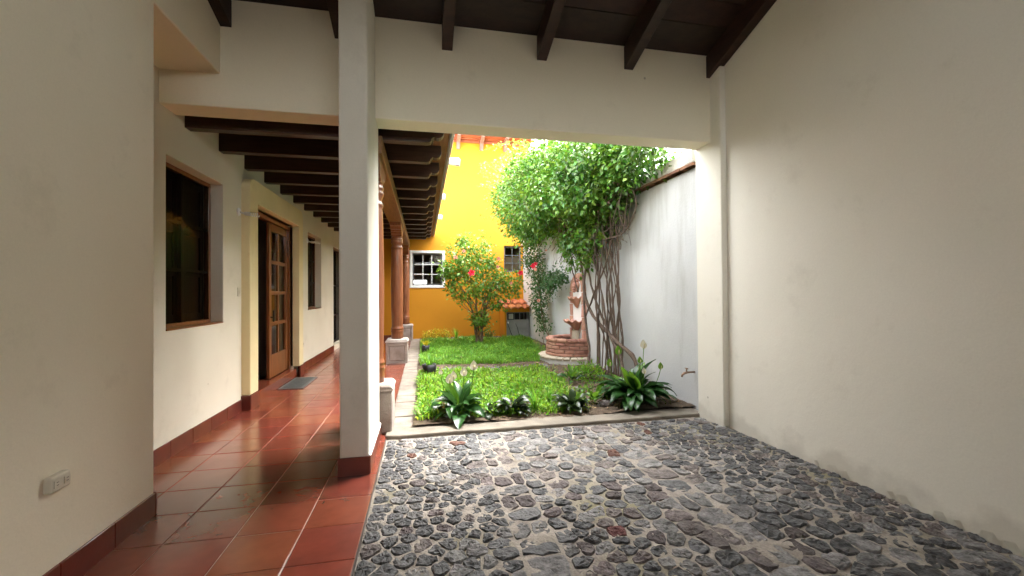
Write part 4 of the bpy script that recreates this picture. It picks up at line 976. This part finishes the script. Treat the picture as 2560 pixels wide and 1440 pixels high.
P1, O1 = clumps([((3.05,11.2,1.9),(.20,.35,.42),44), ((3.05,11.15,1.25),(.17,.32,.4),34), ((3.07,11.0,.75),(.12,.22,.26),14), ((3.06,10.2,1.72),(.16,.5,.26),36), ((3.06,9.45,1.85),(.13,.32,.2),18), ((3.05,11.6,2.55),(.26,.5,.35),30), ((3.05,12.2,2.35),(.25,.4,.3),16), ((3.1,10.6,.5),(.05,.12,.12),4)], 18, .075, .2)
V, Fc = leaves_mesh('f', None, P1, rand_dirs(len(P1), -.2, O1, .7), rand_dirs(len(P1), 1., O1, .4), rng.uniform(.045, .085, len(P1)), rng.uniform(.03, .055, len(P1))); tri_obj('foliage', LROSE, V, Fc, ro, True)
for c, s_, m_ in (((2.80, 10.75, 2.17), .075, FLRED), ((2.82, 10.62, 2.215), .06, FLRED), ((2.82, 10.62, 2.08), .05, FLPINK), ((2.9, 10.62, 1.28), .05, FLPINK), ((2.9, 9.9, 2.5), .025, FLPINK)): blossom(ro, c, s_, m_, (-.4, -1, .2))

# ---- peace lilies: every big leaf is a part
def lily_leaf_mesh(name, m, L_, W_, rise, bend, stalk=.4, seg=8):
    """stalk plus blade growing from the origin towards +X, arching over"""
    b = MB(); ang = rise; p = np.array([0., 0., 0.]); pts = [p.copy()]; angs = [ang]
    tot = L_*(1+stalk); ds = tot/(seg+3)
    for k in range(seg+3): ang -= bend/(seg+3)*(.4+1.2*k/(seg+3)); p = p+ds*np.array([math.cos(ang), 0, math.sin(ang)]); pts.append(p.copy()); angs.append(ang)
    v = []; n = len(pts)
    for k, q in enumerate(pts):
        t = k*ds/tot; tb = (t-stalk/(1+stalk))/(1/(1+stalk)); wv = .006 if tb <= 0 else W_*.5*max(.0, (math.sin(math.pi*min(1, tb**.8))**.8))*(1 if tb < .98 else .3)+.003*(1-tb)
        nx_, nz_ = -math.sin(angs[k]), math.cos(angs[k]); rip = .010*math.sin(k*2.1)*(tb > 0)
        up_ = .28*wv
        v += [(q[0]+nx_*(up_+rip), wv, q[2]+nz_*(up_+rip)), (q[0]+nx_*up_*.25, wv*.5, q[2]+nz_*up_*.25), (q[0], 0, q[2]), (q[0]+nx_*up_*.25, -wv*.5, q[2]+nz_*up_*.25), (q[0]+nx_*(up_-rip), -wv, q[2]+nz_*(up_-rip))]
    f = [(k*5+j, k*5+j+1, (k+1)*5+j+1, (k+1)*5+j) for k in range(n-1) for j in range(4)]
    b.add(v, f, True); return b.mesh(name, m)
LM = {}
def lily(loc, n, size, label, flowers, wide=.30, hue=None, young=.12, group=None, cat='peace lily', name='peace_lily', base_m=None, open_=1.0):
    base_m = base_m or LLILY
    e = empty(name, loc, label, cat, group)
    key = (base_m.name, round(wide, 2))
    if key not in LM:
        LM[key] = [lily_leaf_mesh('leaf', base_m, 1, wide*random.uniform(.85, 1.15), R(a), R(bd)) for a, bd in ((78, 95), (70, 110), (62, 95), (55, 100), (84, 60), (48, 80), (80, 130), (66, 70))]
        LM[key+('y',)] = [lily_leaf_mesh('leaf', LLILY2, 1, wide*.8, R(84), R(35)), lily_leaf_mesh('leaf', LLILY2, 1, wide*.8, R(74), R(60))]
    for k in range(n):
        yg = random.random() < young
        me = random.choice(LM[key+('y',)] if yg else LM[key]); s_ = size*random.uniform(.62, 1.1)
        a = 2*math.pi*(k*.618)+random.uniform(-.3, .3); o = link('leaf', me, e, (loc[0]+.07*size*1.5*math.cos(a)*random.random(), loc[1]+.07*size*1.5*math.sin(a)*random.random(), loc[2]))
        o.rotation_euler = (random.uniform(-.35, .35), random.uniform(-.18, .30)*open_, a); o.scale = (s_, s_*random.uniform(.8, 1.2), s_*random.uniform(.8, 1.1))
    for (dx, dy, z_, s_, gm) in flowers:
        c = Vector((loc[0]+dx, loc[1]+dy, z_)); b = MB()
        fl = empty('flower', c); fl.parent = e; fl.location = c-Vector(loc)
        MB().tube(smooth_path([(loc[0]+dx*.25, loc[1]+dy*.25, loc[2]), (loc[0]+dx*.8, loc[1]+dy*.8, (z_+loc[2])*.55), tuple(c)], 8), .005, 5).obj('flower_stalk', LLILY2, fl)
        v = []; n2 = 9
        for i in range(n2+1):
            t = i/n2; wv = s_*.42*math.sin(math.pi*min(1, t**.75))**.9; z2 = z_+s_*(-.12+1.1*t); yb = .12*s_*math.sin(t*2.4)
            for q in (-1, -.5, 0, .5, 1): v.append((c.x+wv*q, c.y+yb-.22*wv*q*q, z2))
        b.add(v, [(i*5+j, i*5+j+1, (i+1)*5+j+1, (i+1)*5+j) for i in range(n2) for j in range(4)], True); b.obj('spathe', gm, fl, fix=False)
        MB().tube([(c.x, c.y-.012, z_), (c.x, c.y-.022, z_+s_*.5)], [s_*.07, s_*.05], 7).obj('spadix', SPADIX, fl)
    return e
lily((2.72, 5.22, .03), 96, .42, 'big dark glossy peace lily at the right of the curb', [(.20, .1, .73, .12, SPATHE), (.36, -.05, .47, .09, LLILY2), (-.16, .12, .66, .12, LLILY2), (-.32, .05, .52, .10, LLILY2), (.09, 0, .55, .09, LLILY2), (.12, -.05, .42, .08, SPATHE)], .33, young=.12)
lily((.42, 5.17, .03), 46, .35, 'white flowered peace lily at the left end of the curb', [(.18, .05, .56, .115, SPATHE), (.055, .02, .50, .105, SPATHE), (-.12, -.03, .43, .11, SPATHE), (-.07, .03, .46, .1, SPATHE), (-.22, .06, .52, .06, SPATHE)], .36, young=.06)
lily((1.07, 5.12, .03), 28, .22, 'low dark leafy plant between the white lily and grass tuft', [], .5, name='dark_plant', cat='plant', base_m=LDARK, young=.05)
lily((1.80, 5.10, .03), 44, .21, 'low dark bushy plant left of the big lily', [], .42, name='dark_plant', cat='plant', base_m=LDARK, young=.06)
lily((2.22, 5.32, .03), 18, .2, 'small pale green leafy plant beside the big lily', [], .4, name='small_plant', cat='plant', base_m=LLILY2, young=.4)
lily((.78, 5.10, .03), 12, .15, 'small dark sprout right of the white lily', [], .42, name='small_plant', cat='plant', base_m=LDARK, young=.1)
lily((2.35, 6.6, .03), 16, .22, 'leafy seedling at the foot of the vine stems', [], .36, name='small_plant', cat='plant', young=.5)

# ---- grass
def blades(n, fx_, zf, hmin, hmax, wmin, wmax, lean, m, name, label, seg=3, curl=.5):
    pos = fx_(n); n = len(pos); z0 = np.array([zf(x, y) for x, y in pos]); h = rng.uniform(hmin, hmax, n)*(1+.28*np.clip(patch(pos[:, 0]*1.7, pos[:, 1]*1.7), -1.6, 1.8)); a = rng.uniform(0, 2*np.pi, n); ln = rng.uniform(.1, lean, n); wv = rng.uniform(wmin, wmax, n)
    dx, dy = np.cos(a), np.sin(a); V = np.empty((n, 7, 3))
    for k, t in enumerate((0, .4, .75)):
        off = h*ln*(t**1.6); zc = z0+h*(t-curl*ln*t*t*.6); ww = wv*(.75, 1., .7)[k]
        V[:, 2*k, 0] = pos[:, 0]+dx*off-dy*ww*.5; V[:, 2*k, 1] = pos[:, 1]+dy*off+dx*ww*.5; V[:, 2*k, 2] = zc
        V[:, 2*k+1, 0] = pos[:, 0]+dx*off+dy*ww*.5; V[:, 2*k+1, 1] = pos[:, 1]+dy*off-dx*ww*.5; V[:, 2*k+1, 2] = zc
    V[:, 6, 0] = pos[:, 0]+dx*h*ln; V[:, 6, 1] = pos[:, 1]+dy*h*ln; V[:, 6, 2] = z0+h*(1-curl*ln*.7)
    F = np.array([[0, 1, 3], [0, 3, 2], [2, 3, 5], [2, 5, 4], [4, 5, 6]])[None]+(np.arange(n)*7)[:, None, None]
    o = tri_obj(name, m, V.reshape(-1, 3), F.reshape(-1, 3)); tag(o, label, 'grass', kind='stuff'); return o
def patch(x, y): return np.sin(3.1*x+1.7*y)+np.sin(5.3*y-2.2*x+1)+np.sin(7.7*x+.5)
def near_area(n):
    q = np.column_stack([rng.uniform(-.07, 3.0, n), rng.uniform(4.98, 8.0, n)]); x, y = q[:, 0], q[:, 1]
    right = 2.05+.10*(y-5)+.09*np.sin(4*y)-.25*np.clip(5.5-y, 0, 1); front = 5.08+.05*np.sin(6*x)
    p = np.clip((right-x)/.25, 0, 1)*np.clip((y-front+.12)/.3, .05, 1)*np.clip((7.96+.05*np.sin(9*x)-y)/.15, 0, 1)*(1-.25*(patch(x, y) > 1.2))
    return q[rng.random(n) < p]
def far_area(n):
    q = np.column_stack([rng.uniform(-.07, 3.25, n), rng.uniform(8.5, 13.9, n)]); x, y = q[:, 0], q[:, 1]
    p = np.clip((y-8.72-.05*np.sin(7*x))/.15, 0, 1)*np.clip((13.5-y+.2*np.sin(5*x))/.6, 0, 1)*(((x-fx)**2+(y-fy)**2) > .8**2)*np.clip((2.75+.12*(y-9)-x)/.25, 0.04, 1)*(1-.2*(patch(x, y) > 1.2))
    return q[rng.random(n) < p]
blades(30000, near_area, soil_z, .06, .125, .012, .026, 1.35, LGRASS, 'broad_grass', 'lush broad-bladed green grass in the near garden bed', curl=.6)
blades(12000, near_area, soil_z, .05, .11, .004, .008, 1.1, LGRASSF, 'thin_grass', 'fine green grass mixed into the near garden bed')
blades(60000, far_area, soil_z, .05, .15, .006, .012, 1.1, LGRASSF, 'lawn_grass', 'bright green lawn grass in the far garden bed')
def edge_area(n):
    q = np.column_stack([rng.uniform(-.07, 3.3, n), rng.uniform(4.95, 14.2, n)]); x, y = q[:, 0], q[:, 1]; return q[(rng.random(n) < .5) & (((x-fx)**2+(y-fy)**2) > .78**2)]
blades(3200, near_area, soil_z, .05, .14, .004, .009, 1.4, LDRY, 'dry_grass', 'straw coloured dry blades among the green grass')
blades(3500, edge_area, soil_z, .03, .10, .004, .010, 1.2, LGRASS, 'stray_grass', 'sparse stray grass and weeds on bare garden soil')
q = near_area(5200); q = np.concatenate([q, far_area(2600)]); pos = np.column_stack([q, [soil_z(a, b2)+rng.uniform(.03, .10) for a, b2 in q]])
V, Fc = leaves_mesh('f', None, pos, rand_dirs(len(pos), .35), rand_dirs(len(pos), 1.6), rng.uniform(.04, .085, len(pos)), rng.uniform(.018, .036, len(pos)))
tag(tri_obj('ground_cover', LGRASS, V, Fc), 'broad-leaved weeds growing through the grass', 'ground cover', kind='stuff')
# leaf litter
q = edge_area(5200); q = q[(q[:, 0] > 1.6) | (q[:, 1] < 5.4) | ((q[:, 1] > 7.95) & (q[:, 1] < 8.7)) | (q[:, 1] > 13)]; pos = np.column_stack([q, [soil_z(a, b2)+.012 for a, b2 in q]])
d_ = rand_dirs(len(pos)); d_[:, 2] *= .25; V, Fc = leaves_mesh('f', None, pos, d_, rand_dirs(len(pos), 2), rng.uniform(.03, .07, len(pos)), rng.uniform(.015, .035, len(pos)))
tag(tri_obj('leaf_litter', LDRY, V, Fc), 'dry fallen leaves scattered over the garden soil', 'leaf litter', kind='stuff')
# pebbles of the little path
pb = MB()
for k in range(420):
    x, y = rng.uniform(-.05, 2.45), rng.uniform(8.06, 8.56); s_ = rng.uniform(.012, .034); z_ = soil_z(x, y)+.004; n = 7; a0 = rng.uniform(0, 6); v = []
    for t, z2 in ((1, -.3), (.95, .25), (.5, .55)):
        for i in range(n): a = a0+2*math.pi*i/n; v.append((x+s_*t*math.cos(a)*rng.uniform(.85, 1.15), y+s_*t*math.sin(a)*rng.uniform(.75, 1.1), z_+s_*z2))
    v.append((x, y, z_+s_*.6)); pb.add(v, [(r_*n+i, r_*n+(i+1) % n, (r_+1)*n+(i+1) % n, (r_+1)*n+i) for r_ in range(2) for i in range(n)]+[(2*n+i, 2*n+(i+1) % n, 3*n) for i in range(n)], True)
tag(pb.obj('path_pebbles', COB[1], None, fix=False), 'strip of small grey pebbles crossing the lawn', 'pebbles', kind='stuff')

def tuft(name, loc, n, h, wv, m, label, cat, lean=.7):
    e = empty(name, loc, label, cat); b = MB()
    for k in range(n):
        a = rng.uniform(0, 6.28); hh = h*rng.uniform(.6, 1.1); ln = rng.uniform(.15, lean); c, s_ = math.cos(a), math.sin(a); v = []
        for t in (0, .3, .6, .85, 1): ww = wv*(.7, 1, .8, .5, .05)[int(t*4.01)]*.5; r_ = hh*ln*t**1.7+.01; z_ = hh*(t-.35*ln*t*t); v += [(loc[0]+c*r_-s_*ww, loc[1]+s_*r_+c*ww, loc[2]+z_), (loc[0]+c*r_+s_*ww, loc[1]+s_*r_-c*ww, loc[2]+z_)]
        b.add(v, [(2*i, 2*i+1, 2*i+3, 2*i+2) for i in range(4)], True)
    b.obj('blades', m, e, fix=False); return e
tuft('grass_tuft', (1.36, 5.16, .03), 26, .34, .016, LGRASSF, 'tall grass tuft arching over the curb between dark plants', 'grass tuft', 1.0)
tuft('grass_tuft', (.98, 13.2, .03), 34, .45, .016, LGRASS, 'upright grass tuft left of the hibiscus foot', 'grass tuft', .6)
tuft('grass_tuft', (1.15, 12.5, .03), 22, .30, .014, LGRASSF, 'short grass tuft in front of the yellow wall', 'grass tuft', .7)
tuft('grass_tuft', (1.62, 5.5, .03), 22, .24, .013, LGRASSF, 'thin grass tuft behind the low dark bushy plant', 'grass tuft', .9)
def bush(name, loc, ells, per, spread, m, label, cat, l0, l1, group=None):
    e = empty(name, loc, label, cat, group); P1, O1 = clumps(ells, per, spread, .3, .02)
    V, Fc = leaves_mesh('f', None, P1, rand_dirs(len(P1), .2, O1, .7), rand_dirs(len(P1), 1.), rng.uniform(l0, l1, len(P1)), rng.uniform(l0*.45, l1*.5, len(P1))); tri_obj('foliage', m, V, Fc, e, True)
    b = MB()
    for k in range(5): a = 1.3*k; c = ells[0]; b.tube([(loc[0]+.02*math.cos(a), loc[1]+.02*math.sin(a), loc[2]), (c[0][0]+.6*c[1][0]*math.cos(a), c[0][1]+.6*c[1][1]*math.sin(a), c[0][2])], [.006, .003], 5)
    b.obj('stems', BARKH, e, fix=False); return e
bush('golden_shrub', (.10, 13.3, .03), [((.10, 13.3, .22), (.16, .16, .12), 16)], 16, .05, LYELL, 'leftmost yellow leafed dwarf shrub under the window', 'shrub', .04, .07, 'golden shrubs under the window')
bush('golden_shrub', (.40, 13.45, .03), [((.40, 13.45, .24), (.18, .16, .13), 18)], 16, .05, LYELL, 'middle yellow leafed dwarf shrub under the window', 'shrub', .04, .07, 'golden shrubs under the window')
bush('golden_shrub', (.68, 13.5, .03), [((.68, 13.5, .22), (.14, .14, .12), 12)], 14, .05, LYELL, 'yellow leafed dwarf shrub nearest the hibiscus', 'shrub', .04, .07, 'golden shrubs under the window')
bush('low_shrub', (2.05, 13.5, .03), [((2.05, 13.5, .22), (.22, .15, .12), 16)], 14, .05, LVINE, 'small green shrub between hibiscus and tiled cupboard', 'shrub', .04, .08)
bush('low_shrub', (2.72, 6.8, .03), [((2.72, 6.8, .13), (.30, .28, .11), 46)], 15, .05, LGRASS, 'bushy green ground cover in front of the fountain', 'shrub', .04, .08)
bush('low_shrub', (2.3, 5.75, .03), [((2.3, 5.75, .1), (.22, .2, .06), 16)], 12, .05, LVINE, 'low creeping weeds beside the big peace lily', 'shrub', .04, .07)
# plants in black bags
def bagpot(loc, r, h, label, ph, m):
    e = empty('plant_bag', loc, label, 'plant pot', 'black nursery bags on the kerb side')
    W = lambda j, t, rr, z: (rr*(1+.07*math.cos(5*t+j)+.05*math.sin(9*t)), z)
    MB().lathe([(r*.8, 0), (r*1.02, h*.15), (r, h*.6), (r*1.06, h), (r*.96, h*1.0), (r*.9, h*.85), (0.001, h*.84)], loc, 26, wave=W).obj('bag', BAG, e)
    b = MB()
    for k in range(40):
        a = rng.uniform(0, 6.28); hh = ph*rng.uniform(.5, 1.1); ln = rng.uniform(.2, .9); c, s_ = math.cos(a), math.sin(a); v = []
        for t in (0, .35, .7, 1): ww = .008*(1, 1, .7, .1)[int(t*3.01)]; r_ = .5*r*rng.random()+hh*ln*t**1.5; z_ = h*.84+hh*(t-.3*ln*t*t); v += [(loc[0]+c*r_-s_*ww, loc[1]+s_*r_+c*ww, loc[2]+z_), (loc[0]+c*r_+s_*ww, loc[1]+s_*r_-c*ww, loc[2]+z_)]
        b.add(v, [(2*i, 2*i+1, 2*i+3, 2*i+2) for i in range(3)], True)
    b.obj('plant', m, e, fix=False)
bagpot((.10, 7.72, .03), .115, .21, 'nearer black plant bag standing beside the kerb strip', .26, LGRASSF)
bagpot((.055, 10.6, .03), .09, .20, 'farther black plant bag beside the kerb strip', .22, LYELL)
# loose bits
br = rough_block('loose_brick', CONC, None, -.02, .20, 5.22, 5.33, .02, .085, .008, 2, 1, .01); tag(br, 'pale broken brick lying left of the white lily', 'brick')
def rubble(loc, s, label, m=None):
    b = MB(); n = 9; v = []
    for t, z2 in ((1, -.35), (1.05, .1), (.7, .5)):
        for i in range(n): a = 2*math.pi*i/n; v.append((loc[0]+s*t*math.cos(a)*rng.uniform(.8, 1.2), loc[1]+s*.8*t*math.sin(a)*rng.uniform(.8, 1.2), loc[2]+s*z2*rng.uniform(.85, 1.1)))
    v.append((loc[0], loc[1], loc[2]+s*.6)); b.add(v, [(r_*n+i, r_*n+(i+1) % n, (r_+1)*n+(i+1) % n, (r_+1)*n+i) for r_ in range(2) for i in range(n)]+[(2*n+i, 2*n+(i+1) % n, 3*n) for i in range(n)])
    tag(b.obj('rock', m or COB[2], None, .012), label, 'rock')
rubble((2.28, 5.15, .05), .10, 'brown rock on the soil left of the big lily'); rubble((2.2, 5.95, .06), .09, 'grey rock behind the creeping weeds', COB[1]); rubble((.28, 5.12, .04), .06, 'small pale rock in front of the white lily', CONC)
for p, lab in ((((2.78, 13.1, .03), (2.66, 13.15, .3), (2.55, 13.2, .62)), 'thin dark stick leaning left across the metal door'), (((2.98, 13.1, .03), (2.93, 13.15, .25), (2.85, 13.2, .52)), 'short dark stick leaning at the middle of the metal door')):
    tag(MB().tube(smooth_path(p, 8, .004), list(np.linspace(.012, .006, 8)), 6).obj('dry_stick', BLACKM), lab, 'stick')
